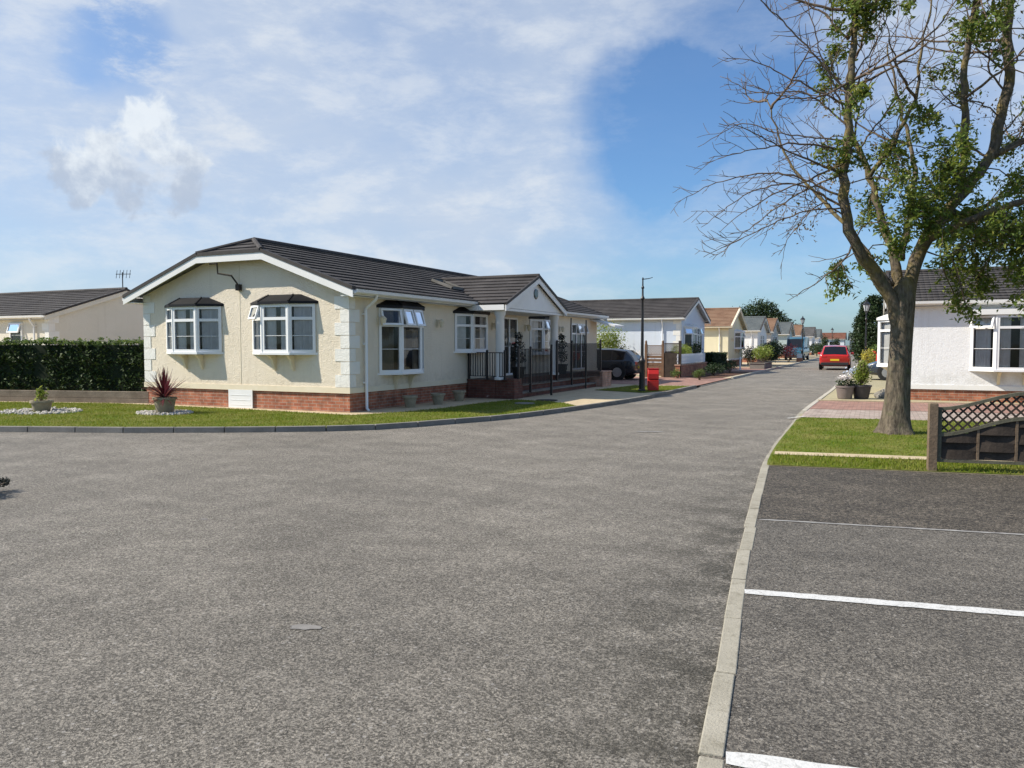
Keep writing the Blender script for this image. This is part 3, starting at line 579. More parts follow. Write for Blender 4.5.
# ------------------------------------------------------------------ windows, roofs, bungalows
def panel(mb, A, B, z0, z1, trans=None, mull=0, bars=True, fw=0.07, fd=0.065):
    """a framed light from A to B in plan"""
    A = Vector(A); B = Vector(B); d = (B - A).normalized(); L = (B - A).length; n = Vector((d.y, -d.x, 0))
    def bx(s0, s1, za, zb, dep=fd):
        p = A + d * s0; q = A + d * s1; o = n * dep / 2
        mb.hexa([(p + o).to_3d()[:2] + (za,) if False else (p.x + o.x, p.y + o.y, za), (q.x + o.x, q.y + o.y, za), (q.x - o.x, q.y - o.y, za), (p.x - o.x, p.y - o.y, za)],
                [(p.x + o.x, p.y + o.y, zb), (q.x + o.x, q.y + o.y, zb), (q.x - o.x, q.y - o.y, zb), (p.x - o.x, p.y - o.y, zb)])
    bx(0, fw, z0, z1); bx(L - fw, L, z0, z1); bx(fw, L - fw, z0, z0 + fw); bx(fw, L - fw, z1 - fw, z1)
    if trans: bx(fw, L - fw, trans - fw / 2, trans + fw / 2)
    for k in range(mull):
        s = L * (k + 1) / (mull + 1); bx(s - fw / 2, s + fw / 2, z0 + fw, z1 - fw, fd * 0.96)
    if bars:
        zt = trans if trans else z1; cells = mull + 1
        for k in range(cells):
            pass
        zm = (z0 + zt) / 2; bx(fw, L - fw, zm - 0.006, zm + 0.006, 0.012)
def side_xf(side, w, pos, y=None):
    if side == 'F': return (pos, 0, 0), 0.0
    if side == 'R': return (w / 2, pos, 0), R(90)
    return (-w / 2, pos, 0), R(-90)
def toplight(mb, A, B, z1, h, ang):
    A = Vector((A[0], A[1], 0)); B = Vector((B[0], B[1], 0)); d = (B - A).normalized(); n = Vector((d.y, -d.x, 0)); L = (B - A).length
    dn = (Vector((0, 0, -1)) * math.cos(ang) + n * math.sin(ang)); top = Vector((0, 0, z1)) + n * 0.045
    def P(s, t): return A + d * s + top + dn * t
    mb.cur = 0
    for (s0, s1, t0, t1) in ((0.03, .08, 0, h), (L - .08, L - .03, 0, h), (.08, L - .08, 0, .05), (.08, L - .08, h - .05, h)):
        o = dn.cross(d).normalized() * 0.022
        mb.hexa([P(s0, t0) - o, P(s1, t0) - o, P(s1, t1) - o, P(s0, t1) - o], [P(s0, t0) + o, P(s1, t0) + o, P(s1, t1) + o, P(s0, t1) + o])
    mb.cur = 1; mb.add([P(.08, .05), P(L - .08, .05), P(L - .08, h - .05), P(.08, h - .05)], [(0, 1, 2, 3)]); mb.cur = 0
def bay(root, hw, side, pos, z0, z1, w, p=0.28, splay=0.55, opens=(), canopy='blackgrp', brackets=True, detail=True, tl=0.34, drapes='net', frame='upvc'):
    loc, rz = side_xf(side, hw, pos); h = w / 2
    P = [(-h, 0), (-h + splay, -p), (h - splay, -p), (h, 0)]; tr = z1 - tl
    mb = MB()
    for i in range(3): panel(mb, P[i], P[i + 1], z0, z1, tr, 0, detail)
    for i in (1, 2): mb.lathe([(0.045, z0), (0.045, z1)], 8, (P[i][0], P[i][1], 0))
    win = mb.build('bay_window', M[frame], root, loc, (0, 0, rz))
    g = MB()
    for i in range(3): g.add([(P[i][0], P[i][1], z0 + .03), (P[i + 1][0], P[i + 1][1], z0 + .03), (P[i + 1][0], P[i + 1][1], z1 - .03), (P[i][0], P[i][1], z1 - .03)], [(0, 1, 2, 3)])
    g.build('pane', M['glass'], win, recalc=False)
    MB().prism([(-h - .05, 0.0), (-h + splay - .05, -p - .06), (h - splay + .05, -p - .06), (h + .05, 0.0)], 'z', z0 - 0.05, z0 + 0.001).build('sill', M[frame], win)
    if canopy:
        q = 0.09; c = MB(); a = [(-h - q, 0, z1), (-h + splay - q * .7, -p - q, z1), (h - splay + q * .7, -p - q, z1), (h + q, 0, z1)]
        b = [(x, y, z1 + 0.06) for x, y, _ in a]; t = [(-h + splay * .75, -.01, z1 + .23), (-h + splay * 1.05, -.09, z1 + .23), (h - splay * 1.05, -.09, z1 + .23), (h - splay * .75, -.01, z1 + .23)]
        fs = [(3, 2, 1, 0)]
        for o in (0, 4):
            for i in range(3): fs.append((o + i, o + i + 1, o + 5 + i, o + 4 + i))
        fs.append((8, 9, 10, 11))
        for o in (0, 4): fs.append((o + 3, o, o + 4, o + 7))
        c.add(a + b + t, fs)
        for i in (1, 2): c.bar(b[i], t[i], 0.035, 0.03)
        c.build('canopy', M[canopy], win)
    cb = MB().add([(-h + .04, -.012, z0 + .02), (h - .04, -.012, z0 + .02), (h - .04, -.012, z1 - .02), (-h + .04, -.012, z1 - .02)], [(0, 1, 2, 3)]).build('room_back', M['room'], win, recalc=False)
    if detail:
        cu = MB()
        def drape(x0, x1, y0, y1, za, zb, n=14):
            vs = []
            for i in range(n + 1):
                t = i / n; o = 0.018 * math.sin(i * 2.4)
                vs += [(x0 + (x1 - x0) * t + o * .3, y0 + (y1 - y0) * t + o, za), (x0 + (x1 - x0) * t + o * .3, y0 + (y1 - y0) * t + o, zb)]
            cu.add(vs, [(2 * i, 2 * i + 2, 2 * i + 3, 2 * i + 1) for i in range(n)])
        pi_ = p - 0.07
        drape(-h + .10, -h + splay * .8, -.03, -pi_ * .7, z0 + .04, z1 - .05); drape(h - splay * .9, h - .10, -pi_ * .8, -.03, z0 + .04, z1 - .05)
        drape(-h + splay, -h + splay + .34, -pi_, -pi_, z0 + .04, z1 - .05)
        drape(h - splay - .30, h - splay, -pi_, -pi_, z0 + .04, z1 - .05)
        cu.build('curtain', M[drapes], win, recalc=False, smooth=True)
    if brackets:
        for sx in (-1, 1):
            x = sx * (h - splay - .12); MB().prism([(0.0, z0 - .07), (-p * .85, z0 - .07), (-p * .5, z0 - .16), (-.05, z0 - .42), (0.0, z0 - .42)], 'x', x - .035, x + .035).build('bracket', M['creamboard'], win)
    for (i, f0, f1) in opens:
        A = Vector(P[i]); B = Vector(P[i + 1]); mb = MB(); toplight(mb, A + (B - A) * f0, A + (B - A) * f1, z1 - .02, tl, R(17)); mb.build('top_light', [M[frame], M['glass']], win, recalc=False)
    return win
def flatwin(root, hw, side, pos, z0, z1, w, mull=1, trans=None, opens=(), drapes='net', name='window', frame='upvc', detail=True):
    loc, rz = side_xf(side, hw, pos); h = w / 2
    mb = MB(); panel(mb, (-h, -.02), (h, -.02), z0, z1, trans, mull, detail, 0.06, 0.07); win = mb.build(name, M[frame], root, loc, (0, 0, rz))
    MB().add([(-h + .03, -.02, z0 + .03), (h - .03, -.02, z0 + .03), (h - .03, -.02, z1 - .03), (-h + .03, -.02, z1 - .03)], [(0, 1, 2, 3)]).build('pane', M['glass'], win, recalc=False)
    MB().add([(-h + .02, -.006, z0), (h - .02, -.006, z0), (h - .02, -.006, z1), (-h + .02, -.006, z1)], [(0, 1, 2, 3)]).build('room_back', M['room'], win, recalc=False)
    if z0 > 0.7: MB().box(-h - .04, h + .04, -.10, -.003, z0 - .05, z0 + .001).build('sill', M[frame], win)
    for (f0, f1) in opens:
        mb = MB(); toplight(mb, (-h + w * f0, -.02), (-h + w * f1, -.02), z1 - .02, .38, R(17)); mb.build('top_light', [M[frame], M['glass']], win, recalc=False)
    return win
def courses(mb, poly, up, n, step=0.31, th=0.035):
    """cut a roof plane into overlapping tile courses"""
    poly = [Vector(p) for p in poly]; up = Vector(up).normalized(); n = Vector(n).normalized(); ts = [p.dot(up) for p in poly]; t0 = min(ts); t1 = max(ts)
    def clip(pl, lim, keep_above):
        out = []
        for i in range(len(pl)):
            a, b = pl[i], pl[(i + 1) % len(pl)]; da = a.dot(up) - lim; db = b.dot(up) - lim
            if not keep_above: da, db = -da, -db
            if da >= 0: out.append(a)
            if (da > 0 and db < 0) or (da < 0 and db > 0): out.append(a + (b - a) * (da / (da - db)))
        return out
    k = 0; t = t0
    while t < t1 - 1e-4:
        e = min(t + step, t1); s = clip(clip(poly, t, True), e, False); k += 1
        if len(s) >= 3:
            q = [p + n * (th * (1 - 0.85 * (p.dot(up) - t) / step)) for p in s]; mb.add(q, [tuple(range(len(q)))])
            low = [p for p in s if abs(p.dot(up) - t) < 1e-4]
            if len(low) >= 2:
                e_ = up.cross(n); low.sort(key=lambda p: p.dot(e_)); a, b = low[0], low[-1]
                mb.add([a, b, b + n * th, a + n * th], [(0, 1, 2, 3)])
        t = e
def park_home(label, pos, rz, w, L, ze, zr, wallm, tilem, hip=0.0, setback=0.6, ove=0.28, ovg=0.32, plinth=0.52, plinthm='brick', boards='board', verge='verge', name='bungalow', group=None, quoins=(), pipes=(), hw_hip=1.05, trimm='board', bargem=None):
    root = thing(name, label, 'bungalow', (pos[0], pos[1], 0), rz, group)
    h = w / 2; X = h + ove; m = (zr - ze) / X; zw = ze + m * ove - 0.10
    fh = hw_hip if hip else 0.0; zf = zr - m * fh
    # walls: one shell with the gable profile
    MB().prism([(-h, plinth), (h, plinth), (h, zw), (fh * .9 if hip else 0.001, zf - .12), (-(fh * .9 if hip else 0.001), zf - .12), (-h, zw)], 'y', 0, L).build('wall', wallm, root)
    MB().box(-h + .02, h - .02, .02, L - .02, -0.02, plinth - .001).build('plinth', M[plinthm], root)
    t = MB(); t.box(-h - .025, h + .025, -.025, -.001, plinth - .03, plinth + .10); t.box(-h - .025, h + .025, L + .001, L + .025, plinth - .03, plinth + .10)
    t.box(-h - .025, -h - .001, -.001, L + .001, plinth - .03, plinth + .10); t.box(h + .001, h + .025, -.001, L + .001, plinth - .03, plinth + .10); t.build('skirt_trim', M[trimm] if isinstance(trimm, str) else trimm, root)
    y0, y1 = -ovg, L + ovg; r = MB(); sb = setback if hip else y0
    nx = Vector((m, 0, 1)).normalized()
    for s in (1, -1):
        E0 = (s * X, y0, ze); E1 = (s * X, y1, ze); T1 = (0, y1, zr); T0 = (0, sb, zr)
        poly = [E0, E1, T1, T0] + ([(s * fh, y0, zf)] if hip else [])
        courses(r, poly, (-s, 0, m), (s * m, 0, 1))
    if hip:
        courses(r, [(-fh, y0, zf), (fh, y0, zf), (0, sb, zr)], (0, sb - y0, zr - zf), (0, -(zr - zf), sb - y0))
    roof = r.build('roof', tilem, root, recalc=False)
    rc = MB(); rc.tube([(0, sb, zr + .03), (0, y1, zr + .03)], 0.075, 8)
    if hip:
        for s in (1, -1): rc.tube([(s * fh, y0, zf + .03), (0, sb, zr + .04)], 0.06, 8)
    rc.build('ridge_tiles', tilem, roof)
    u = MB()
    for s in (1, -1): u.add([(s * X, y0, ze - .012), (s * X, y1, ze - .012), (s * .01, y1, zr - .03), (s * .01, sb, zr - .03)] + ([(s * fh, y0, zf - .03)] if hip else []), [(0, 1, 2, 3) + ((4,) if hip else ())])
    u.build('roof_underside', M[boards], roof, recalc=False)
    def band(mb, top, y, th, hgt, dz=0.0):
        for (a, b) in zip(top[:-1], top[1:]):
            mb.hexa([(a[0], y, a[1] + dz - hgt), (b[0], y, b[1] + dz - hgt), (b[0], y + th, b[1] + dz - hgt), (a[0], y + th, a[1] + dz - hgt)], [(a[0], y, a[1] + dz), (b[0], y, b[1] + dz), (b[0], y + th, b[1] + dz), (a[0], y + th, a[1] + dz)])
    top = [(-X, ze), (-fh, zf), (fh, zf), (X, ze)] if hip else [(-X, ze), (0, zr), (X, ze)]
    rear = [(-X, ze), (0, zr), (X, ze)]
    bb = MB(); band(bb, top, y0 - .012, .03, .17, -.035); bb.build('bargeboard', M[bargem or boards], root); bb = MB(); band(bb, rear, y1 - .02, .03, .20, -.035); bb.build('bargeboard', M[boards], root)
    vt = MB(); band(vt, top, y0 - .03, .13, .085, .05); vt.build('verge_trim', M[verge], roof); vt = MB(); band(vt, rear, y1 - .1, .13, .085, .05); vt.build('verge_trim', M[verge], roof)
    for s in (1, -1):
        gt = MB(); xi = s * (X - .03)
        gt.box(min(xi, s * h), max(xi, s * h), y0 + .03, y1 - .03, ze - .165, ze - .15)
        gt.box(min(s * (X - .03), s * (X - .05)), max(s * (X - .03), s * (X - .05)), y0 + .02, y1 - .02, ze - .17, ze - .02)
        gt.build('soffit', M[boards], root)
    for s in (1, -1):
        g = MB(); g.prism([(s * (X - .028), ze - .10), (s * (X + .04), ze - .12), (s * (X + .085), ze - .09), (s * (X + .095), ze - .02), (s * (X + .08), ze - .02), (s * (X + .07), ze - .08), (s * (X - .028), ze - .03)], 'y', y0 + .03, y1 - .03); g.build('gutter', M[boards], root)
    for (sx, sy) in quoins:                              # block quoins, long and short, on both faces of a corner
        q = MB(); z = plinth + .105; k = 0; yy = 0 if sy < 0 else L
        while z < zw - .15:
            ln = .40 if k % 2 == 0 else .24; z2 = min(z + .29, zw); xo = sx * (h + .012); yo = yy + sy * .012
            q.box(min(xo, sx * (h - ln)), max(xo, sx * (h - ln)), min(yo, yy - sy * .01), max(yo, yy - sy * .01), z + .003, z2 - .003)
            q.box(min(xo, sx * (h - .01)), max(xo, sx * (h - .01)), min(yy - sy * .012, yy - sy * (.62 - ln)), max(yy - sy * .012, yy - sy * (.62 - ln)), z + .003, z2 - .003); z += .30; k += 1
        q.build('corner_quoins', M['quoin'], root)
    for (sx, y) in pipes:
        d = MB(); xo = sx * (h + .07); d.tube([(sx * (X + .03), y, ze - .09), (sx * (X + .0), y, ze - .2), (xo, y, ze - .42), (xo, y, ze - .6), (xo, y, .12), (xo + sx * .06, y, .05)], .036, 10)
        for z in (.7, 1.6, 2.3): d.box(min(xo, xo - sx * .068), max(xo, xo - sx * .068), y - .05, y + .05, z, z + .04)
        d.build('downpipe', M['upvc'], root, smooth=True, auto=40)
    root['X'] = 0
    del root['X']
    return root
def walllamp(root, hw, side, pos, z):
    loc, rz = side_xf(side, hw, pos); mb = MB(); mb.box(-.05, .05, -.02, 0.0, z - .12, z + .1); mb.bar((0, -.02, z + .06), (0, -.14, z + .08), .02, .02)
    mb.lathe([(.05, z - .12), (.08, z + .02), (.09, z + .03), (.02, z + .1)], 8, (0, -.14, 0)); mb.build('wall_lamp', M['creamboard'], root, loc, (0, 0, rz))

# ---- the cream bungalow on the corner
HW = 6.65
H1 = park_home('cream pebble dashed bungalow with dark tiled roof and brick base on the corner lawn', (-14.175, 14.3), 0, HW, 17.2, 2.86, 4.20, M['cream'], M['tile'], hip=1, setback=0.55, ove=.36, quoins=((1, -1), (-1, -1)), pipes=((1, .55),), trimm='creamboard')
bay(H1, HW, 'F', -1.52, 1.42, 2.56, 1.9)
bay(H1, HW, 'F', 1.42, 1.42, 2.56, 1.9, opens=((0, .05, .95),))
bay(H1, HW, 'R', 2.15, .92, 2.50, 2.0, opens=((0, .0, 1.0), (1, .0, .5), (1, .5, 1.0)), brackets=True, tl=.42, drapes='drape')
bay(H1, HW, 'R', 5.85, 1.42, 2.50, 2.0, brackets=False)
bay(H1, HW, 'R', 11.1, 1.30, 2.50, 2.0, opens=((1, .0, .5),), brackets=False)
d = flatwin(H1, HW, 'R', 8.4, .62, 2.50, 1.25, 1, None, name='door'); MB().box(-.03, .0, -.11, -.06, 1.55, 1.68).build('handle', M['chrome'], d)
flatwin(H1, HW, 'R', 14.9, .62, 2.45, 1.7, 2, 2.05, opens=((.33, .66), (.66, 1.0)), name='patio_door')
for y in (1.15, 3.9, 7.25, 9.75, 12.9): walllamp(H1, HW, 'R', y, 2.2)
MB().box(-.36, .42, -.03, -.004, .02, .50).box(-.3, .36, -.036, -.03, .12, .13).box(-.3, .36, -.036, -.03, .24, .25).box(-.3, .36, -.036, -.03, .36, .37).build('vent_panel', M['upvc'], H1)
MB().box(.03, .05, -.006, .001, .64, 3.55).build('panel_joint', M['creamboard'], H1)
ml = MB(); ml.tube([(-.62, -.30, 3.58), (-.38, -.3, 3.58), (-.36, -.30, 3.34), (-.02, -.2, 3.28), (.06, -.12, 3.12), (.06, -.02, 3.0)], .022, 8); ml.box(.0, .12, -.10, .0, 2.93, 3.08); ml.build('flue_pipe', M['timber_dark'], H1)
sk = MB()
def roofpt(x, y): return (x, y, 4.20 - (4.20 - 2.86) / (HW / 2 + .36) * abs(x))
for y in (6.3, 7.7):
    a = Vector(roofpt(1.9, y)) + Vector((.02, 0, .07)); b = Vector(roofpt(2.6, y)) + Vector((.02, 0, .07))
    f = MB(); f.cur = 0; f.bar(a + Vector((0, -.35, 0)), b + Vector((0, -.35, 0)), .04, .08); f.bar(a + Vector((0, .35, 0)), b + Vector((0, .35, 0)), .04, .08); f.bar(a + Vector((0, -.31, 0)), a + Vector((0, .31, 0)), .04, .08); f.bar(b + Vector((0, -.31, 0)), b + Vector((0, .31, 0)), .04, .08)
    s_ = f.build('skylight', M['kerb_grey'], H1); MB().add([a + Vector((0, -.32, 0)), b + Vector((0, -.32, 0)), b + Vector((0, .32, 0)), a + Vector((0, .32, 0))], [(0, 1, 2, 3)]).build('pane', M['carglass'], s_, recalc=False)
# porch: pediment on two columns over the terrace
PX = -9.55 + 14.175; PY = 21.95 - 14.3; PW = 2.36; PZ = 3.70; PE = 2.76
m_ = (4.20 - 2.86) / (HW / 2 + .36); xb = (4.20 - PZ) / m_; r = MB()
for s in (1, -1):
    e0 = (PX + .12, PY + s * PW, PE); back_x = (4.20 - PE) / m_
    n = Vector((0, s * (PZ - PE), PW)).normalized()
    courses(r, [e0, (back_x, PY + s * PW, PE), (xb, PY, PZ), (PX + .12, PY, PZ)], (0, -s * PW, PZ - PE), n)
pr = r.build('porch_roof', M['tile_rot'] if 'tile_rot' in M else M['tile'], H1, recalc=False)
MB().tube([(PX + .12, PY, PZ + .03), (xb - .1, PY, PZ + .03)], .07, 8).build('ridge_tiles', M['tile'], pr)
pd = MB(); pd.prism([(PY - PW + .12, PE - .10), (PY + PW - .12, PE - .10), (PY, PZ - .16)], 'x', PX - .12, PX); pd.build('pediment', M['board'], H1)
pv = MB(); pv.lathe([(.16, 0), (.16, .02), (.11, .025)], 16, (PX, PY, 3.17), axis='x'); pv.build('round_vent', M['carglass'], H1)
bb = MB(); vt = MB()
for s in (1, -1):
    a = (PX + .09, PY + s * PW, PE); b = (PX + .09, PY, PZ); bb.hexa([(a[0], a[1], a[2] - .2), (b[0], b[1], b[2] - .2), (b[0] + .03, b[1], b[2] - .2), (a[0] + .03, a[1], a[2] - .2)], [(a[0], a[1], a[2] - .03), (b[0], b[1], b[2] - .03), (b[0] + .03, b[1], b[2] - .03), (a[0] + .03, a[1], a[2] - .03)])
    vt.hexa([(a[0], a[1], a[2] - .03), (b[0], b[1], b[2] - .03), (b[0] + .06, b[1], b[2] - .03), (a[0] + .06, a[1], a[2] - .03)], [(a[0], a[1], a[2] + .05), (b[0], b[1], b[2] + .05), (b[0] + .06, b[1], b[2] + .05), (a[0] + .06, a[1], a[2] + .05)])
bb.build('bargeboard', M['board'], H1); vt.build('verge_trim', M['verge'], pr)
MB().box(HW / 2 - .05, PX - .0, PY - PW + .1, PY + PW - .1, PE - .18, PE - .11).build('porch_ceiling', M['board'], H1)
for s in (1, -1): MB().box(HW / 2 - .05, PX + .05, min(PY + s * PW, PY + s * (PW - .06)), max(PY + s * PW, PY + s * (PW - .06)), PE - .17, PE - .02).build('gutter', M['board'], H1)
for s in (1, -1):
    cx, cy = PX - .22, PY + s * (PW - .30)
    MB().lathe([(.17, .6), (.17, .66), (.13, .70), (.125, 2.42), (.16, 2.47), (.17, 2.58)], 16, (cx, cy, 0)).build('column', M['board'], H1, smooth=True, auto=35)
# side door canopy at the far corner
cn = MB(); cn.prism([(PX - 1.3, 2.62), (PX - .2, 2.35), (PX - .2, 2.42), (PX - 1.3, 2.70)], 'y', 16.3, 17.6); cn.build('door_canopy', M['board'], H1)

# ---- brick terrace and railings before the porch
T = thing('brick_terrace', 'shade darkened brick terrace with steps up to the porch of the cream bungalow', 'terrace', (-10.85, 19.85, 0))
MB().box(.03, .95, 0, 7.55, 0, .56).build('terrace_base', M['brick_shade'], T)
MB().box(.03, .99, -.03, 7.58, .561, .605).build('terrace_floor', M['brick_shade'], T)
for k, (x0, x1, z) in enumerate(((1.0, 1.25, .42), (1.255, 1.5, .22))):
    st = MB().box(x0, x1, .62, 7.2, 0, z - .045).build('step', M['brick_shade'], T); MB().box(x0 - .0, x1 + .03, .60, 7.2, z - .044, z).build('tread', M['kerb_grey'], st)
MB().box(.96, 1.55, 0.0, .58, 0, .62).build('cheek_wall', M['brick_shade'], T)
MB().box(.96, 1.75, 7.25, 8.3, 0, .58).box(.93, 1.78, 7.22, 8.33, .581, .63).build('cheek_wall', M['brick_lt'], T)
def railing(label, p, q, zb, h, n, posts, tall=()):
    rt = thing('railing', label, 'railing', (p[0], p[1], 0), 0, 'black metal railings round the terrace'); d = Vector((q[0] - p[0], q[1] - p[1], 0)); L = d.length
    MB().bar((0, 0, zb + h), d + Vector((0, 0, zb + h)), .045, .022).build('top_rail', M['blackmetal'], rt); MB().bar((0, 0, zb + .1), d + Vector((0, 0, zb + .1)), .03, .02).build('bottom_rail', M['blackmetal'], rt)
    mb = MB()
    for i in range(1, n):
        c = d * (i / n); mb.tube([c + Vector((0, 0, zb + .1)), c + Vector((0, 0, zb + h))], .014, 6)
    mb.build('balusters', M['blackmetal'], rt)
    for f, z0, z1 in posts:
        c = d * f; MB().box(c.x - .028, c.x + .028, c.y - .028, c.y + .028, z0, z1).lathe([(.035, z1), (.04, z1 + .03), (.02, z1 + .06)], 8, (c.x, c.y, 0)).box(c.x - .07, c.x + .07, c.y - .07, c.y + .07, z0, z0 + .012).build('post', M['blackmetal'], rt)
    return rt
railing('black railing along the near end of the brick terrace, beside the second bay window', (-10.82, 19.92), (-9.55, 19.75), .6, .78, 15, ((0.02, .6, 1.40), (.52, .6, 1.40), (1.0, .6, 1.40)))
railing('black railing of the terrace with a tall post standing on the paving', (-9.33, 20.2), (-9.02, 21.95), .36, 1.12, 24, ((0.0, .62, 1.5), (.35, .2, 1.5), (1.0, .03, 1.56)))
railing('black railing at the far end of the terrace steps by the patio door', (-9.62, 23.9), (-9.2, 27.15), .36, 1.29, 42, ((0.0, .4, 1.7), (.32, .2, 1.7), (1.0, .03, 1.76)))
for (x, y, lab) in ((-9.85, 25.8, 'tall slim black pole on the terrace, nearer the porch column'), (-9.3, 25.85, 'tall slim black pole on the terrace steps, nearer the end of the house')):
    pt = thing('pole', lab, 'pole', (x, y, .03 if x > -9.5 else .56), 0, 'tall black poles on the terrace'); MB().tube([(0, 0, 0), (0, 0, 2.0 if x < -9.5 else 2.45)], .026, 8).build('shaft', M['blackmetal'], pt); MB().box(-.09, .09, -.09, .09, 0, .015).build('base_plate', M['blackmetal'], pt)
mat_ = tag(MB().lathe([(.30, 0), (.30, .012), (.26, .016)], 20, (-8.25, 19.75, .064)).build('drain_cover', M['drain']), 'round black drain cover on the paving before the terrace steps', 'drain cover')
tag(MB().lathe([(.27, 0), (.27, .02), (.25, .024)], 20, (-8.3, 18.35, .062)).build('inspection_cover', M['kerb_grey']), 'round grey concrete inspection cover in the lawn beside the terrace', 'inspection cover')

# ---- neighbouring bungalows (gable toward the street unless noted)
H0 = park_home('cream bungalow with grey brown roof standing behind the clipped hedge', (-27.9, 21.9), R(90), 6.5, 20, 2.72, 3.86, M['grey_cream'], M['tile'], ovg=.12, ove=.22, bargem='grey_cream', quoins=((-1, -1),), pipes=((-1, .75),))
flatwin(H0, 6.5, 'L', 1.9, 1.5, 2.45, .75, 0, None, opens=((0, 1),)); bay(H0, 6.5, 'L', 5.2, 1.3, 2.4, 1.8, opens=((1, 0, .5), (1, .5, 1), (2, 0, 1)), brackets=False)
ae = MB(); ae.tube([(0, .1, 3.80), (0, .1, 4.58)], .022, 6); ae.bar((-.1, .36, 4.50), (.1, -.26, 4.50), .025, .025)
for k in range(5): q_ = Vector((-.09 + k * .045, .33 - k * .14, 4.5)); ae.bar(q_ + Vector((-.05, -.03, -.17)), q_ + Vector((.05, .03, .17)), .016, .016)
ae.build('aerial', M['blackmetal'], H0)
HB = park_home('pale blue bungalow with dark tiled roof beyond the block paved drive', (-9.55, 44.7), R(90), 6.5, 18, 3.08, 4.24, M['blue_r'], M['tile'], ovg=.3, ove=.25, pipes=((-1, .95),), quoins=((-1, -1),))
flatwin(HB, 6.5, 'F', 1.5, 1.1, 2.62, 1.5, 1, 2.2, opens=((.5, 1),)); bay(HB, 6.5, 'F', -1.3, 1.1, 2.55, 2.2, p=.35, canopy='board', opens=((0, 0, 1),), brackets=False, detail=False)
flatwin(HB, 6.5, 'L', 9.3, .6, 2.4, .95, 0, None, name='door'); MB().prism([(-3.3 - .8, 2.42), (-3.3, 2.6), (-3.3, 2.66), (-4.1, 2.48)], 'y', 8.6, 10.0).build('door_canopy', M['board'], HB)
fl = MB(); fl.tube([(-1.9, 7.6, 3.4), (-1.9, 7.6, 4.4)], .055, 8); fl.build('flue', M['darkplastic'], HB); MB().bar((-2.75, 7.0, 3.42), (-2.75, 8.6, 3.42), .25, .1).build('skylight', M['board'], HB)
HY = park_home('pale yellow bungalow with tan tiled roof on a brick base', (-9.5, 59.4), R(90), 6.6, 16, 2.92, 4.3, M['yellow_r'], M['tile_tan'], boards='creamboard', verge='creamboard', ovg=.3, ove=.25, pipes=((-1, .6),))
bay(HY, 6.6, 'F', .5, 1.35, 2.55, 2.6, p=.4, canopy='board', opens=((2, 0, 1),), brackets=True, detail=False); walllamp(HY, 6.6, 'F', -2.0, 2.0)
HWt = park_home('white bungalow with slate grey roof, third from the lamp post', (-9.5, 74.2), R(90), 6.4, 16, 2.9, 4.15, M['white_r'], M['tile_slate'], ovg=.3, ove=.25, pipes=((-1, .5),))
flatwin(HWt, 6.4, 'F', -1.0, 1.1, 2.5, .9, 0, 2.1); flatwin(HWt, 6.4, 'F', .5, 1.1, 2.5, .9, 0, 2.1)
HBr = park_home('grey bungalow with tan brown roof half hidden beyond the white one', (-9.6, 84.6), R(90), 6.4, 14, 2.95, 4.3, M['beige_r'], M['tile_tan'], ovg=.3, ove=.25); flatwin(HBr, 6.4, 'F', -1.2, 1.0, 2.5, 1.2, 1, None); flatwin(HBr, 6.4, 'F', 1.2, 1.0, 2.5, 1.2, 1, None)
HGr = park_home('sage grey bungalow with greenish slate roof far along the left side', (-9.5, 99.2), R(90), 6.4, 14, 2.9, 4.3, M['green_grey'], M['tile_slate'], ovg=.3, ove=.25); flatwin(HGr, 6.4, 'F', -1.5, .9, 2.5, 1.0, 1, None); flatwin(HGr, 6.4, 'F', 1.2, .9, 2.5, 1.0, 1, None)
H7 = park_home('white bungalow with red brown roof behind the far lantern', (-9.4, 113.5), R(90), 6.4, 14, 2.9, 4.3, M['white_soft'], M['tile_tan'], ovg=.3, ove=.25); flatwin(H7, 6.4, 'F', -.8, .9, 2.5, 1.8, 1, None)
H8 = park_home('pale grey bungalow with dark grey roof just past the far lantern', (-8.8, 128), R(90), 6.4, 14, 2.9, 4.3, M['white_soft'], M['tile_grey'], ovg=.3, ove=.25); flatwin(H8, 6.4, 'F', -.8, .9, 2.5, 1.8, 1, None)
H9 = park_home('small far white bungalow with slate roof left of the red car', (-9.0, 146), R(90), 6.4, 12, 2.9, 4.3, M['white_soft'], M['tile_slate'], ovg=.3, ove=.25); flatwin(H9, 6.4, 'F', .5, .9, 2.5, 1.8, 1, None)
HE1 = park_home('far white bungalow with red tiled roof closing the end of the street', (-6.2, 184), R(90), 6.4, 8, 2.9, 4.2, M['white_soft'], M['tile_red'], ovg=.3, ove=.25); flatwin(HE1, 6.4, 'L', 2.2, .9, 2.4, 1.6, 1, None); flatwin(HE1, 6.4, 'L', 5.6, .9, 2.4, 1.6, 1, None); flatwin(HE1, 6.4, 'F', 0, .9, 2.4, 1.6, 1, None)
HE2 = park_home('far cream bungalow with slate roof at the street end, right of the red roof', (2.8, 186), R(90), 6.4, 8, 2.9, 4.2, M['beige_r'], M['tile_slate'], ovg=.3, ove=.25); flatwin(HE2, 6.4, 'L', 3.2, .9, 2.4, 1.6, 1, None); flatwin(HE2, 6.4, 'L', 6.4, .6, 2.4, .9, 0, None, name='door'); flatwin(HE2, 6.4, 'F', 0, .9, 2.4, 1.6, 1, None)
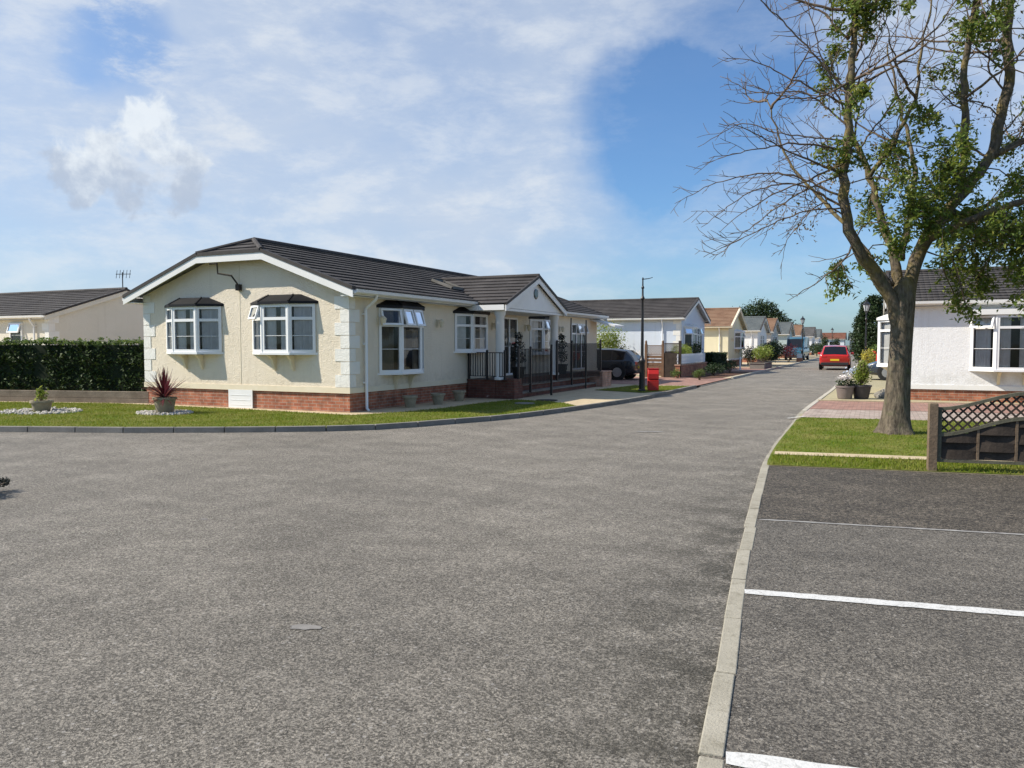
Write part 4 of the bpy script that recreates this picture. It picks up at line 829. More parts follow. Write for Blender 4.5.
# ---- white bungalow on the right
WW = 6.5
HR = park_home('white pebble dashed bungalow with dark tiled roof behind the ash tree', (0.55, 28.38), R(-90), WW, 16, 2.86, 3.95, M['white_r'], M['tile'], ovg=.32, ove=.26, plinth=.36)
bay(HR, WW, 'R', 2.85, .92, 2.42, 1.95, p=.42, canopy=None, opens=((0, .0, 1.0),), brackets=True); MB().box(WW / 2 + .003, WW / 2 + .5, 1.8, 3.9, 2.43, 2.58).build('window_head', M['board'], HR)
bay(HR, WW, 'R', 8.0, .92, 2.42, 1.95, p=.42, canopy='board')
bay(HR, WW, 'F', .35, .95, 2.40, 1.9, p=.46, canopy='board', brackets=True); bay(HR, WW, 'F', -2.0, .95, 2.40, 1.6, p=.40, canopy='board', brackets=False, detail=False)
HR2 = park_home('white bungalow end beyond the dark parked car on the right', (1.9, 58), R(-90), 6.4, 14, 2.9, 4.2, M['white_r'], M['tile'], ovg=.3, ove=.25); flatwin(HR2, 6.4, 'F', 0, 1.0, 2.4, 1.8, 1, None)
# ------------------------------------------------------------------ hedge and the low sleeper wall below it
hd = Vector((-17.45, 14.45)); hl = Vector((-27.5, 11.75)); hdir = (hl - hd).normalized(); hn = Vector((hdir.y, -hdir.x)); hn = hn if hn.y < 0 else -hn; HLn = (hl - hd).length
SWt = thing('retaining_wall', 'low grey brown sleeper wall under the clipped hedge', 'wall', (hd.x, hd.y, 0), math.atan2(hdir.y, hdir.x))
x = 0.0
for k, ln in enumerate((3.1, 2.6, 2.6, 2.1)):
    MB().box(x + .006, x + ln - .006, .02 + .004 * k, .14, 0, .175).box(x + .006, x + ln - .006, .025, .14, .18, .36).build('sleeper', M['sleeper'], SWt, bevel=.008); x += ln
# the wall's local +y must face the lawn
if (Matrix.Rotation(SWt.rotation_euler.z, 3, 'Z') @ Vector((0, 1, 0))).y > 0: pass
HG = thing('hedge', 'tall clipped dark green laurel hedge left of the cream bungalow', 'hedge', (hd.x, hd.y, 0), math.atan2(hdir.y, hdir.x))
back = (Matrix.Rotation(HG.rotation_euler.z, 3, 'Z') @ Vector((0, 1, 0))).y            # + if local y points away from the camera
sg = 1 if back > 0 else -1
def hb(a, b): return (min(sg * a, sg * b), max(sg * a, sg * b))
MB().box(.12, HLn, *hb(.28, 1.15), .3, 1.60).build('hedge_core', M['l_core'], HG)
n1, n2, n3 = 6500, 4200, 900
wob = lambda a: .06 * np.sin(a * 2.1) + .05 * np.sin(a * 5.3 + 1) + .03 * np.sin(a * 11.0)
x = rng.uniform(0, HLn, n1); z = rng.uniform(.34, 1.70, n1); fr = np.stack([x, sg * (.20 + wob(x) * .6 + .03 * np.sin(z * 9) + np.abs(rng.normal(0, .05, n1))), z], 1)
x = rng.uniform(-.02, HLn, n2); tp = np.stack([x, sg * rng.uniform(.16, 1.25, n2), 1.66 + wob(x) * .5 + rng.normal(0, .025, n2)], 1)
en = np.stack([rng.normal(.05, .03, n3), sg * rng.uniform(.2, 1.25, n3), rng.uniform(.34, 1.7, n3)], 1)
lv_, n = leaves(np.r_[fr, en], .095, .25, .5); npmesh('side_leaves', lv_, n, 4, M['l_hedge'], HG)
sx_ = rng.uniform(0, HLn, 60); tp = np.r_[tp, np.concatenate([np.stack([a + rng.normal(0, .03, 7), sg * (rng.uniform(.2, 1.2) + rng.normal(0, .03, 7)), 1.68 + rng.uniform(0, .13, 7)], 1) for a in sx_])]
lv_, n = leaves(tp, .09, 1.0, .5); npmesh('top_leaves', lv_, n, 4, M['l_mid'], HG)

# ------------------------------------------------------------------ plants and pots
def pot(mb, r0, r1, h, z0=0.0, n=20, rim=.03):
    mb.lathe([(r0 * .96, z0), (r0, z0 + .02), (r1, z0 + h - .05), (r1 + rim, z0 + h - .05), (r1 + rim, z0 + h), (r1 - .03, z0 + h), (r1 - .04, z0 + h - .05)], n); return mb
def strap_leaves(n, L, w, spread, z0=0.0, droop=.25, up=(20, 88)):
    V = []
    for i in range(n):
        a = random.uniform(0, 2 * math.pi); e = R(random.uniform(*up)); l = L * random.uniform(.7, 1.1); prev = None; s = 5
        d = Vector((math.cos(a) * math.cos(e), math.sin(a) * math.cos(e), math.sin(e))); sd_ = Vector((-math.sin(a), math.cos(a), 0))
        P = []
        for k in range(s + 1):
            t = k / s; p = Vector((0, 0, z0)) + d * (l * t) + Vector((0, 0, -droop * l * t * t * math.cos(e))); ww = w * (0.55 + .9 * t - 1.4 * t * t)
            P.append((p - sd_ * max(ww, .002), p + sd_ * max(ww, .002)))
        for k in range(s): V += [P[k][0], P[k][1], P[k + 1][1], P[k + 1][0]]
    return np.array([tuple(v) for v in V]), len(V) // 4
def strap_mesh(name, n, L, w, mat, parent, z0=0, droop=.25, up=(20, 88)):
    """each leaf one welded strip so it keeps one colour"""
    mb = MB()
    for i in range(n):
        v, k = strap_leaves(1, L, w, 0, z0, droop, up); st = [v[0], v[1]]
        for q in range(k): st += [v[q * 4 + 3], v[q * 4 + 2]]
        mb.add([tuple(p) for p in st], [(2 * q, 2 * q + 1, 2 * q + 3, 2 * q + 2) for q in range(k)])
    return mb.build(name, mat, parent, recalc=False)
def pebbles(name, c, r0, r1, n, label, ry=1.0):
    mb = MB()
    for i in range(n):
        a = random.uniform(0, 2 * math.pi); q = math.sqrt(random.uniform(r0 * r0, r1 * r1)); s = random.uniform(.022, .05); x, y = c[0] + q * math.cos(a), c[1] + q * ry * math.sin(a)
        k = 6; ph = random.uniform(0, 6); vs = [(x + s * math.cos(ph + 2 * math.pi * j / k), y + s * .8 * math.sin(ph + 2 * math.pi * j / k), .06) for j in range(k)] + [(x + s * .75 * math.cos(ph + 2 * math.pi * j / k), y + s * .6 * math.sin(ph + 2 * math.pi * j / k), .06 + s * random.uniform(.6, 1.1)) for j in range(k)]
        mb.add(vs, [tuple(range(k, 2 * k))] + [(j, (j + 1) % k, k + (j + 1) % k, k + j) for j in range(k)])
    return tag(mb.build(name, M['pebble']), label, 'pebbles', kind='stuff')
pebbles('pebbles', (-17.45, 11.42), .30, 1.0, 420, 'ring of grey pebbles round the planter with the small yellow plant', .75)
pebbles('pebbles', (-14.52, 12.34), .24, .66, 300, 'ring of grey pebbles round the planter with the red spiky plant', .8)
P1 = thing('planter', 'round stone planter on the lawn in front of the hedge', 'planter', (-17.42, 11.42, .06)); pot(MB(), .17, .215, .26).build('pot', M['stonepot'], P1, smooth=True, auto=40); MB().lathe([(.0, .20), (.175, .205)], 16).build('soil', M['soil'], P1)
Y1 = thing('shrub', 'small yellow green shrub in the stone planter before the hedge', 'plant', (-17.42, 11.42, .26)); v, n = leaves(ellip(110, (0, 0, .20), (.17, .17, .19), .2), .09); npmesh('foliage', v, n, 4, M['l_lime'], Y1)
mb = MB(); [mb.tube([(0, 0, 0), (random.uniform(-.1, .1), random.uniform(-.1, .1), .26)], .006, 5) for _ in range(6)]; mb.build('stem', M['twig'], Y1)
P2 = thing('planter', 'round stone planter on the lawn before the first bay window', 'planter', (-14.52, 12.36, .06)); pot(MB(), .18, .235, .36).build('pot', M['stonepot'], P2, smooth=True, auto=40); MB().lathe([(.0, .30), (.195, .305)], 16).build('soil', M['soil'], P2)
CD = thing('cordyline', 'maroon spiky cordyline growing in the stone planter on the lawn', 'plant', (-14.52, 12.36, .36)); strap_mesh('outer_leaves', 100, .74, .023, M['l_cord'], CD, .05, .20, (-4, 48)); strap_mesh('inner_leaves', 80, .66, .018, M['l_red'], CD, .08, .15, (45, 89)); MB().tube([(0, 0, -.02), (0, 0, .14)], (.05, .04), 8).build('stem', M['twig'], CD)
for (x, y, lab) in ((-10.45, 16.2, 'stone pot by the side wall under the tall bay window, nearest the corner'), (-10.3, 17.3, 'stone pot by the side wall, middle of three'), (-10.4, 18.6, 'stone pot by the side wall, nearest the terrace')):
    q = thing('stone_pot', lab, 'pot', (x, y, .052), 0, 'stone pots along the side wall'); pot(MB(), .12, .165, .29).build('pot', M['stonepot'], q, smooth=True, auto=40); MB().lathe([(.0, .235), (.14, .24)], 14).build('soil', M['soil'], q)
def topiary(loc, label):
    t = thing('topiary', label, 'potted plant', loc, 0, 'potted topiaries by the porch'); pot(MB(), .16, .2, .34).build('pot', M['darkplastic'], t, smooth=True, auto=40); MB().tube([(0, 0, .3), (0.02, 0, 1.25)], .018, 6).build('stem', M['twig'], t)
    c = np.r_[ellip(420, (0, 0, .62), (.24, .24, .22)), ellip(280, (.02, 0, .98), (.18, .18, .17)), ellip(170, (0, .01, 1.26), (.13, .13, .13))]; v, n = leaves(c, .06); npmesh('foliage', v, n, 4, M['l_black'], t)
topiary((-9.72, 21.05, .606), 'dark three ball topiary in a pot on the terrace beside the door'); topiary((-9.72, 24.55, .606), 'dark three ball topiary in a pot on the terrace beside the right porch column')
def shrub(name, label, cat, loc, r, mat, n, size, stem=True, group=None, shell=.5, lumps=6, flat=1.0):
    t = thing(name, label, cat, loc, 0, group); cs = []
    for k in range(lumps):
        a = random.uniform(0, 6.28); q = random.uniform(.25, .6); c = (math.cos(a) * q * r[0], math.sin(a) * q * r[1], r[2] * random.uniform(.75, 1.25)); cs.append(ellip(n // lumps, c, tuple(x * random.uniform(.5, .72) for x in r), shell))
    cs = np.concatenate(cs); cs[:, 2] = np.maximum(cs[:, 2], .03); v, m = leaves(cs, size); npmesh('foliage', v, m, 4, mat, t)
    mb = MB(); [mb.tube([(random.uniform(-.1, .1) * r[0], random.uniform(-.1, .1) * r[1], 0), (random.uniform(-.5, .5) * r[0], random.uniform(-.5, .5) * r[1], r[2] * 1.1)], (.02, .006), 5) for _ in range(6)]; mb.build('stem', M['twig'], t); return t
shrub('shrub', 'dark leafy shrub low at the left edge of the tarmac', 'shrub', (-8.53, 4.98, 0.03), (.26, .30, .085), M['l_black'], 2600, .035)
# between the bungalow and the drive
shrub('small_tree', 'bright yellow green small tree behind the dark parked car', 'tree', (-13.4, 40.0, 0), (1.15, 1.15, 1.75), M['l_lime'], 3200, .11, shell=.2, lumps=9)
shrub('shrub', 'bright green clipped shrub behind the white picket panel', 'shrub', (-8.95, 39.4, .55), (.36, 1.9, .62), M['l_lime'], 2400, .09)
shrub('shrub', 'dark leafy shrub beside the bright green shrub by the blue bungalow', 'shrub', (-8.95, 42.3, .4), (.36, .7, .85), M['l_dark'], 1000, .09)
shrub('shrub', 'round sage green ball shrub at the corner of the bark bed', 'shrub', (-7.0, 34.2, .06), (.33, .33, .30), M['l_mid'], 900, .05)
shrub('shrub', 'small green shrub at the foot of the dark trellis panel', 'shrub', (-8.3, 35.6, .06), (.32, .32, .26), M['l_mid'], 500, .06)
shrub('shrub', 'low dark green shrub in the bark bed, left of two', 'shrub', (-7.35, 39.4, .06), (.55, .95, .38), M['l_dark'], 1300, .08); shrub('shrub', 'low dark green shrub in the bark bed, right of two', 'shrub', (-7.2, 43.2, .06), (.6, 1.2, .42), M['l_dark'], 1300, .08)
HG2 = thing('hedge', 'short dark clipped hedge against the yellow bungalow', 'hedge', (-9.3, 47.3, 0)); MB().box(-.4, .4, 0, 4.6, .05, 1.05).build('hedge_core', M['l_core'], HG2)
q = np.r_[np.stack([rng.uniform(-.45, .5, 1200), rng.uniform(-.05, 4.7, 1200), 1.05 + rng.normal(0, .04, 1200)], 1), np.stack([np.full(1400, .43) + rng.normal(0, .03, 1400), rng.uniform(-.05, 4.7, 1400), rng.uniform(.1, 1.05, 1400)], 1), np.stack([rng.uniform(-.45, .45, 900), np.full(900, -.02) + rng.normal(0, .03, 900), rng.uniform(.1, 1.05, 900)], 1)]; v, n = leaves(q, .1); npmesh('foliage', v, n, 4, M['l_dark'], HG2)
shrub('shrub', 'small dark palm like shrub in front of the white bungalow', 'shrub', (-8.0, 56.2, .06), (.55, .55, .95), M['l_black'], 700, .12)
shrub('shrub', 'mixed yellow shrub at the corner of the yellow bungalow', 'shrub', (-9.0, 62.2, .06), (.6, .6, .7), M['l_lime'], 700, .1)
shrub('shrub', 'bright lime shrub above the grey stone planter', 'shrub', (-6.9, 54.5, .35), (.95, 1.6, .75), M['l_lime'], 1500, .12)
shrub('shrub', 'large dark green shrub beside the lime shrub', 'shrub', (-7.5, 61.5, .06), (1.1, 2.6, 1.15), M['l_dark'], 2600, .14)
shrub('shrub', 'maroon leaved shrub beside the teal van', 'shrub', (-7.0, 72.5, .06), (.9, 1.6, 1.0), M['l_red'], 1200, .13)
shrub('shrub', 'dark shrub behind the far lantern on the left', 'shrub', (-7.4, 92, .06), (1.0, 3.5, 1.0), M['l_dark'], 1500, .16)
shrub('shrub', 'far dark green shrub left of the red car', 'shrub', (-7.2, 112, .06), (1.1, 5, 1.1), M['l_dark'], 1500, .2)
shrub('shrub', 'low hedge like shrub at the far bend behind the red car', 'shrub', (-1.0, 176, .0), (4.0, 1.2, .9), M['l_mid'], 1800, .2)
for (x, y, h, lab) in ((-7.6, 138, 1.9, 'slim dark conifer beyond the far lantern, left of the red car'), (-6.6, 150, 1.7, 'slim dark conifer just left of the red car roof')):
    shrub('conifer', lab, 'tree', (x, y, 0), (.75, .75, h), M['l_conif'], 1200, .2, lumps=10)
PLs = thing('stone_trough', 'grey stone trough planter by the kerb under the lime shrub', 'planter', (-6.9, 51.6, .05)); MB().box(-.45, .45, 0, 4.0, 0, .34).box(-.49, .49, -.04, 4.04, .341, .40).build('trough', M['kerb_grey'], PLs); MB().box(-.4, .4, .05, 3.9, .39, .41).build('soil', M['soil'], PLs)
BP = thing('bollard', 'short white post by the drive of the yellow bungalow', 'post', (-7.4, 48.0, .05)); MB().lathe([(.05, 0), (.05, .78), (.03, .84)], 10).build('shaft', M['board'], BP); MB().box(-.25, .25, -.2, .2, 0, .04).build('base_plate', M['kerb_pale'], BP)
# brick planter wall with a white picket panel
PWl = thing('planter_wall', 'low red brick planter wall with a white panel fence on top', 'wall', (-8.45, 36.2, 0)); MB().box(-.11, .11, 0, 6.4, 0, .62).build('brickwork', M['brick'], PWl); MB().box(-.14, .14, -.03, 6.43, .621, .68).build('coping', M['brick_lt'], PWl)
mb = MB()
for k in range(30): mb.box(-.02, .02, .02 + k * .213, .02 + k * .213 + .185, .70, 1.16)
mb.box(-.035, -.021, 0, 6.4, .82, .88).box(-.035, -.021, 0, 6.4, 1.02, 1.08); mb.build('picket_panel', M['white_soft'], PWl)
# timber fences at the back of the drive
def lattice(mb, x0, x1, y, zlo, zhi, step, w, th):
    """crossing diagonal slats clipped between two height curves"""
    for s in (1, -1):
        c = -6.0
        while c < (x1 - x0) + 6.0:
            pts = []; n = 90
            for i in range(n + 1):
                x = x0 + (x1 - x0) * i / n; z = s * (x - x0) + (c if s > 0 else c)
                if zlo(x) < z < zhi(x): pts.append((x, z))
            if len(pts) > 2: mb.bar((pts[0][0], y + s * th * .51, pts[0][1]), (pts[-1][0], y + s * th * .51, pts[-1][1]), th, w, up=(0, 1, 0) if False else (0, 0, 1))
            c += step
TF = thing('trellis_fence', 'brown timber fence with white backed lattice top behind the drive', 'fence', (-10.0, 36.3, 0))
for x in (0.0, .82): MB().box(x - .06, x + .06, -.05, .05, 0, 1.62).lathe([(.07, 1.62), (.05, 1.70), (.06, 1.76), (.02, 1.82)], 8, (x, 0, 0)).build('post', M['timber_brown'], TF)
mb = MB(); [mb.box(.07, .75, -.02 + .01 * (k % 2), .0 + .01 * (k % 2), .12 + k * .17, .25 + k * .17) for k in range(6)]; mb.build('slats', M['timber_brown'], TF)
mb = MB(); lattice(mb, .07, .75, 0, lambda x: 1.16, lambda x: 1.56, .13, .03, .012); mb.box(.07, .75, -.02, .02, 1.13, 1.17).box(.07, .75, -.02, .02, 1.55, 1.59); mb.build('lattice', M['timber_brown'], TF)
DF = thing('trellis_fence', 'dark stained fence panel with a trellis square on top beside the blue bungalow', 'fence', (-9.05, 36.3, 0))
MB().box(-.05, .62, -.03, .03, 0, 1.22).build('panel', M['timber_dark'], DF); MB().box(.63, .75, -.05, .05, 0, 1.8).build('post', M['timber_dark'], DF)
mb = MB(); lattice(mb, -.03, .6, 0, lambda x: 1.24, lambda x: 1.64, .11, .025, .012); mb.box(-.05, .62, -.02, .02, 1.64, 1.69); mb.build('lattice', M['timber_dark'], DF)
MB().box(-.05, -.02, .05, 2.4, 0, 1.3).build('return_panel', M['timber_dark'], DF)
RB = thing('railing_fence', 'white railing with dark hedge plants behind the parked car', 'fence', (-14.5, 37.6, 0)); mb = MB(); [mb.box(k * .14, k * .14 + .04, 0, .02, .1, 1.35) for k in range(30)]; mb.box(0, 4.2, -.01, -.001, 1.2, 1.26).box(0, 4.2, -.01, -.001, .3, .36); mb.build('pickets', M['board'], RB)
shrub('shrub', 'dark shrub rising behind the rear window of the dark parked car', 'shrub', (-11.7, 38.4, 0), (.6, .6, 1.0), M['l_black'], 800, .1)
# lamp posts
def lamppost(loc, label, lantern, group=None):
    t = thing('street_lamp', label, 'street lamp', loc, 0, group)
    MB().lathe([(.13, 0), (.13, .05), (.10, .08), (.092, .95), (.11, .98), (.11, 1.03), (.07, 1.08), (.055, 1.2)], 14).build('base', M['blackmetal'], t, smooth=True, auto=35)
    MB().lathe([(.055, 1.2), (.042, 2.6), (.037, 3.02), (.05, 3.04), (.072, 3.09), (.05, 3.14), (.035, 3.17), (.03, 3.40), (.05, 3.42), (.05, 3.46), (.026, 3.50)], 12).build('shaft', M['blackmetal'], t, smooth=True, auto=35)
    if lantern:
        l = MB().lathe([(.05, 3.5), (.09, 3.54), (.10, 3.56)], 6).lathe([(.215, 3.93), (.23, 3.95), (.12, 4.08), (.05, 4.13), (.055, 4.17), (.015, 4.27)], 6).build('lantern_frame', M['blackmetal'], t)
        mb = MB()
        for k in range(6): a = 2 * math.pi * k / 6; mb.bar((.10 * math.cos(a), .10 * math.sin(a), 3.55), (.20 * math.cos(a), .20 * math.sin(a), 3.94), .018, .018)
        mb.build('glazing_bars', M['blackmetal'], l); MB().lathe([(.095, 3.565), (.192, 3.928)], 6).build('lantern_glass', M['lampglass'], l)
    else:
        MB().lathe([(.026, 3.50), (.022, 3.70), (.036, 3.72), (.016, 3.78)], 10).build('finial', M['blackmetal'], t); MB().tube([(0, 0, 3.72), (.18, .06, 3.74), (.30, .12, 3.78)], (.016, .013, .01), 6).build('arm', M['blackmetal'], t)
    return t
lamppost((-7.03, 25.05, .055), 'black cast street lamp post with a short side arm beside the red bin', False)
lamppost((-6.25, 77, .05), 'black lantern street lamp on the left side of the street by the teal van', True, 'lantern street lamps')
lamppost((-.55, 50, .02), 'black lantern street lamp in front of the dark conifer on the right', True, 'lantern street lamps')
lamppost((-6.2, 130, .05), 'tiny far lantern street lamp beyond the red car', True, 'lantern street lamps')
# red bin
B = thing('red_bin', 'bright red plastic grit bin with sloping front beside the lamp post', 'bin', (-6.80, 25.6, .062), R(20)); MB().prism([(-.17, 0), (.19, 0), (.19, .84), (-.06, .84), (-.17, .66), (-.17, .46), (-.10, .46), (-.10, .42), (-.17, .40)], 'x', -.2, .2).build('body', M['redplastic'], B, bevel=.012)
MB().box(-.21, .21, -.08, .2, .842, .875).build('lid', M['redplastic'], B, bevel=.008); MB().box(.203, .209, -.05, .15, .42, .78).build('notice', M['label'], B); B.scale = (.9, .9, .86)
# small box sign by the van
SG = thing('box_sign', 'small pinkish white box on a reddish base by the kerb near the van', 'box', (-6.35, 75.5, .05)); MB().box(-.25, .25, -.2, .2, 0, .35).build('base', M['terracotta'], SG); MB().box(-.22, .22, -.17, .17, .351, .75).build('box', M['label'], SG)

# ------------------------------------------------------------------ vehicles
def car(name, label, cat, paint, loc, rz, L=4.4, W=1.84, H=1.6, van=False):
    """rear at local y=0, nose at +L"""
    t = thing(name, label, cat, loc, rz); k = L / 4.45; hs = H / 1.6; ws = W / 1.84
    st = [(0.0, .46, .92, .93, .80, .74), (.06, .34, .98, 1.0, .87, .75), (.22, .27, 1.01, 1.26, .905, .70), (.48, .24, 1.01, 1.50, .92, .645), (1.1, .23, 1.0, 1.59, .92, .655), (2.1, .23, .985, 1.60, .92, .655), (2.75, .23, .97, 1.49, .92, .64), (3.02, .23, .965, 1.34, .92, .66), (3.38, .23, .955, 1.03, .915, .70), (3.9, .24, .90, .94, .90, .66), (4.25, .28, .76, .80, .83, .58), (4.45, .40, .62, .64, .70, .5)]
    if van: st = [(0.0, .4, 1.0, 1.86, .86, .80), (.06, .3, 1.02, 1.95, .90, .83), (.5, .24, 1.02, 1.98, .92, .84), (1.5, .23, 1.02, 2.0, .92, .84), (2.6, .23, 1.02, 1.97, .92, .82), (3.1, .23, 1.02, 1.80, .92, .80), (3.5, .23, 1.01, 1.40, .92, .78), (3.8, .23, 1.0, 1.08, .915, .76), (4.1, .25, .92, .96, .89, .7), (4.32, .3, .78, .82, .83, .62), (4.45, .42, .66, .68, .74, .56)]
    rings = []
    for y, zb, zt, zr_, wb, wr in st:
        y *= k; h = [(0, zb), (.8 * wb, zb), (wb * .97, zb + .12), (wb, (zb + zt) / 2 + .05), (wb * .975, zt - .03), (wb * .95, zt), (wr + .03, zr_ - .05 if zr_ - zt > .12 else zt + (zr_ - zt) * .4), (wr - .05, zr_ - .005), (0, zr_ + .02)]
        h = [(a * ws, b * hs) for a, b in h]; rings.append([(a, y, b) for a, b in h] + [(-a, y, b) for a, b in h[-2:0:-1]])
    n = len(rings[0]); mb = MB(); vs = [v for r in rings for v in r]
    mb.add(vs, [(i * n + j, i * n + (j + 1) % n, (i + 1) * n + (j + 1) % n, (i + 1) * n + j) for i in range(len(rings) - 1) for j in range(n)] + [tuple(range(n)), tuple((len(rings) - 1) * n + j for j in range(n))])
    body = mb.build('body', paint, t, smooth=True, auto=32)
    def glass(name, cells, m=.09, parent=None):
        """glass panels 5 mm proud of the shell, given as corner quads"""
        g = MB()
        for q in cells:
            q = [Vector(p) for p in q]; nn = (q[1] - q[0]).cross(q[3] - q[0]).normalized(); c = sum(q, Vector()) / 4
            if nn.dot(c - Vector((0, L / 2, .7))) < 0: nn = -nn
            q = [p + (c - p).normalized() * m * .6 + nn * .010 for p in q]; g.add([p for p in q] + [p - nn * .012 for p in q], [(0, 1, 2, 3), (4, 7, 6, 5), (0, 4, 5, 1), (1, 5, 6, 2), (2, 6, 7, 3), (3, 7, 4, 0)])
        g.build(name, M['carglass'], t)
    V = lambda i, j: rings[i][j]
    if not van:
        lo = lambda i, s: V(i, 5 if s > 0 else n - 5); hi = lambda i, s: V(i, 6 if s > 0 else n - 6)
        glass('rear_window', [(V(i, a), V(i, b), V(i + 1, b), V(i + 1, a)) for i in (1, 2) for a, b in ((7, 8), (8, n - 7))], 0); glass('windscreen', [(V(i, a), V(i, b), V(i + 1, b), V(i + 1, a)) for i in (6, 7) for a, b in ((7, 8), (8, n - 7))], 0)
        for s in (1, -1): glass('side_window', [(lo(3, s), lo(4, s), hi(4, s), hi(3, s)), (lo(4, s), lo(5, s), hi(5, s), hi(4, s)), (lo(5, s), lo(7, s), hi(7, s), hi(5, s))])
    else:
        lo = lambda i, s: V(i, 5 if s > 0 else n - 5); hi = lambda i, s: V(i, 6 if s > 0 else n - 6)
        glass('windscreen', [(V(i, a), V(i, b), V(i + 1, b), V(i + 1, a)) for i in (5, 6) for a, b in ((7, 8), (8, n - 7))], 0)
        for s in (1, -1): glass('side_window', [(lo(4, s), lo(6, s), hi(6, s), hi(4, s))])
    for y in (.80 * k, 3.52 * k):
        for s in (1, -1):
            w = MB().lathe([(.20, -.10), (.32, -.10), (.345, -.06), (.345, .06), (.32, .10), (.20, .10)], 20, (s * .835 * ws, y, .345), axis='x').build('wheel', M['tyre'], t, smooth=True, auto=40)
            MB().lathe([(.21, -.108), (.20, .108)], 16, (s * .835 * ws, y, .345), axis='x').build('rim', M['rim'], w)
            MB().lathe([(.40, -.012), (.40, .010)], 20, (s * .912 * ws, y, .36), axis='x').build('wheel_arch', M['darkplastic'], t) if not van else None
    for s in (1, -1):
        MB().box(s * .62 * ws - .16, s * .62 * ws + .16, -.012, .10, .80 * hs, .95 * hs).build('tail_light', M['taillight'], t, bevel=.02)
        MB().box(s * .60 * ws - .14, s * .60 * ws + .14, (4.30 * k) - .10, 4.34 * k, .66 * hs, .76 * hs).build('headlight', M['lampglass'], t, bevel=.02)
        mi = MB().box(s * 1.0 * ws - .10, s * 1.0 * ws + .10, 2.95 * k, 3.08 * k, .98 * hs, 1.12 * hs).build('mirror', paint, t, bevel=.03)
    MB().box(-.26, .26, -.022, .02, .60 * hs, .72 * hs).build('number_plate', M['plate'], t)
    MB().box(-.80 * ws, .80 * ws, -.03, .12, .30, .50 * hs).build('rear_bumper', M['darkplastic'], t, bevel=.03); MB().box(-.66 * ws, .66 * ws, 4.36 * k, 4.475 * k, .28, .46 * hs).build('front_bumper', M['darkplastic'], t, bevel=.03)
    return t
car('red_car', 'bright red crossover car seen from behind, driving away along the street', 'car', M['redpaint'], (-2.35, 53.0, 0), R(1.5), 4.4, 1.86, 1.58)
car('dark_car', 'dark navy hatchback parked on the drive beside the cream bungalow', 'car', M['navypaint'], (-9.5, 33.5, .055), R(90), 4.3, 1.80, 1.38)
car('dark_car', 'slate blue car parked behind the potted plants beside the white bungalow', 'car', M['bluepaint'], (3.95, 39.2, .015), R(90), 4.4, 1.82, 1.46)
car('teal_van', 'small teal van parked in front of the far bungalows on the left', 'van', M['tealpaint'], (-7.15, 86.0, .055), R(176), 4.3, 1.85, 1.9, van=True)
car('red_car', 'dark red car parked beyond the dark car on the right', 'car', M['redplastic'], (.9, 47.5, .015), R(0), 4.3, 1.8, 1.75)

# ------------------------------------------------------------------ right side: potted plants, rocks, conifer, fence
q = thing('plant_pot', 'taupe round pot of white flowers on the gravel by the street', 'planter', (-.80, 24.75, .02)); pot(MB(), .20, .25, .38, rim=.02).build('pot', M['taupepot'], q, smooth=True, auto=40); MB().lathe([(0, .32), (.22, .325)], 16).build('soil', M['soil'], q)
q = thing('plant_pot', 'large dark plastic tub holding the bushy yellow green plant', 'planter', (-.36, 24.95, .02)); pot(MB(), .20, .265, .40, rim=.02).build('pot', M['plasticpot'], q, smooth=True, auto=40); MB().lathe([(0, .34), (.235, .345)], 16).build('soil', M['soil'], q)
t = thing('flowering_plant', 'white flowering plant in the taupe pot', 'plant', (-.80, 24.75, .36)); v, n = leaves(ellip(220, (0, 0, .12), (.27, .27, .16)), .08); npmesh('foliage', v, n, 4, M['l_dark'], t); v, n = leaves(ellip(110, (-.02, -.05, .27), (.24, .24, .10), .3), .075, 1.2, .9); npmesh('flowers', v, n, 4, M['fl_white'], t)
t = thing('bushy_plant', 'feathery yellow green plant in the dark tub', 'plant', (-.36, 24.95, .35)); v, n = leaves(np.r_[ellip(1200, (0, 0, .36), (.27, .27, .34), .2), ellip(480, (.02, 0, .62), (.16, .16, .24), .2)], .08, .6, .34); npmesh('foliage', v, n, 4, M['l_lime'], t)
mb = MB(); [mb.tube([(0, 0, 0), (random.uniform(-.3, .3), random.uniform(-.3, .3), random.uniform(.5, .85))], .008, 5) for _ in range(10)]; mb.build('stem', M['twig'], t)
t = thing('flowering_plant', 'pale blue flowering plant just behind the white flowers', 'plant', (-.62, 27.6, .02)); v, n = leaves(ellip(260, (0, 0, .4), (.33, .33, .36)), .08); npmesh('foliage', v, n, 4, M['l_black'], t); v, n = leaves(ellip(130, (0, -.05, .72), (.32, .3, .16), .3), .07, 1.0, .9); npmesh('flowers', v, n, 4, M['fl_blue'], t); pot(MB(), .2, .26, .3).build('pot', M['taupepot'], t)
def rock(loc, s, label):
    bm = bmesh.new(); bmesh.ops.create_icosphere(bm, subdivisions=3, radius=1)
    for v in bm.verts:
        k = 1 + .13 * math.sin(v.co.x * 4 + 1) + .11 * math.sin(v.co.y * 5 + v.co.z * 3) ; v.co = Vector((v.co.x * s[0] * k, v.co.y * s[1] * k, max(v.co.z, -.35) * s[2] * k + .3 * s[2]))
    me = bpy.data.meshes.new('rock'); bm.to_mesh(me); bm.free(); me.materials.append(M['kerb_grey']); o = bpy.data.objects.new('rock', me); COL.objects.link(o); o.location = loc; tag(o, label, 'rock')
rock((.28, 25.6, .01), (.30, .2, .20), 'grey boulder on the gravel beside the dark tub, nearer the bungalow')
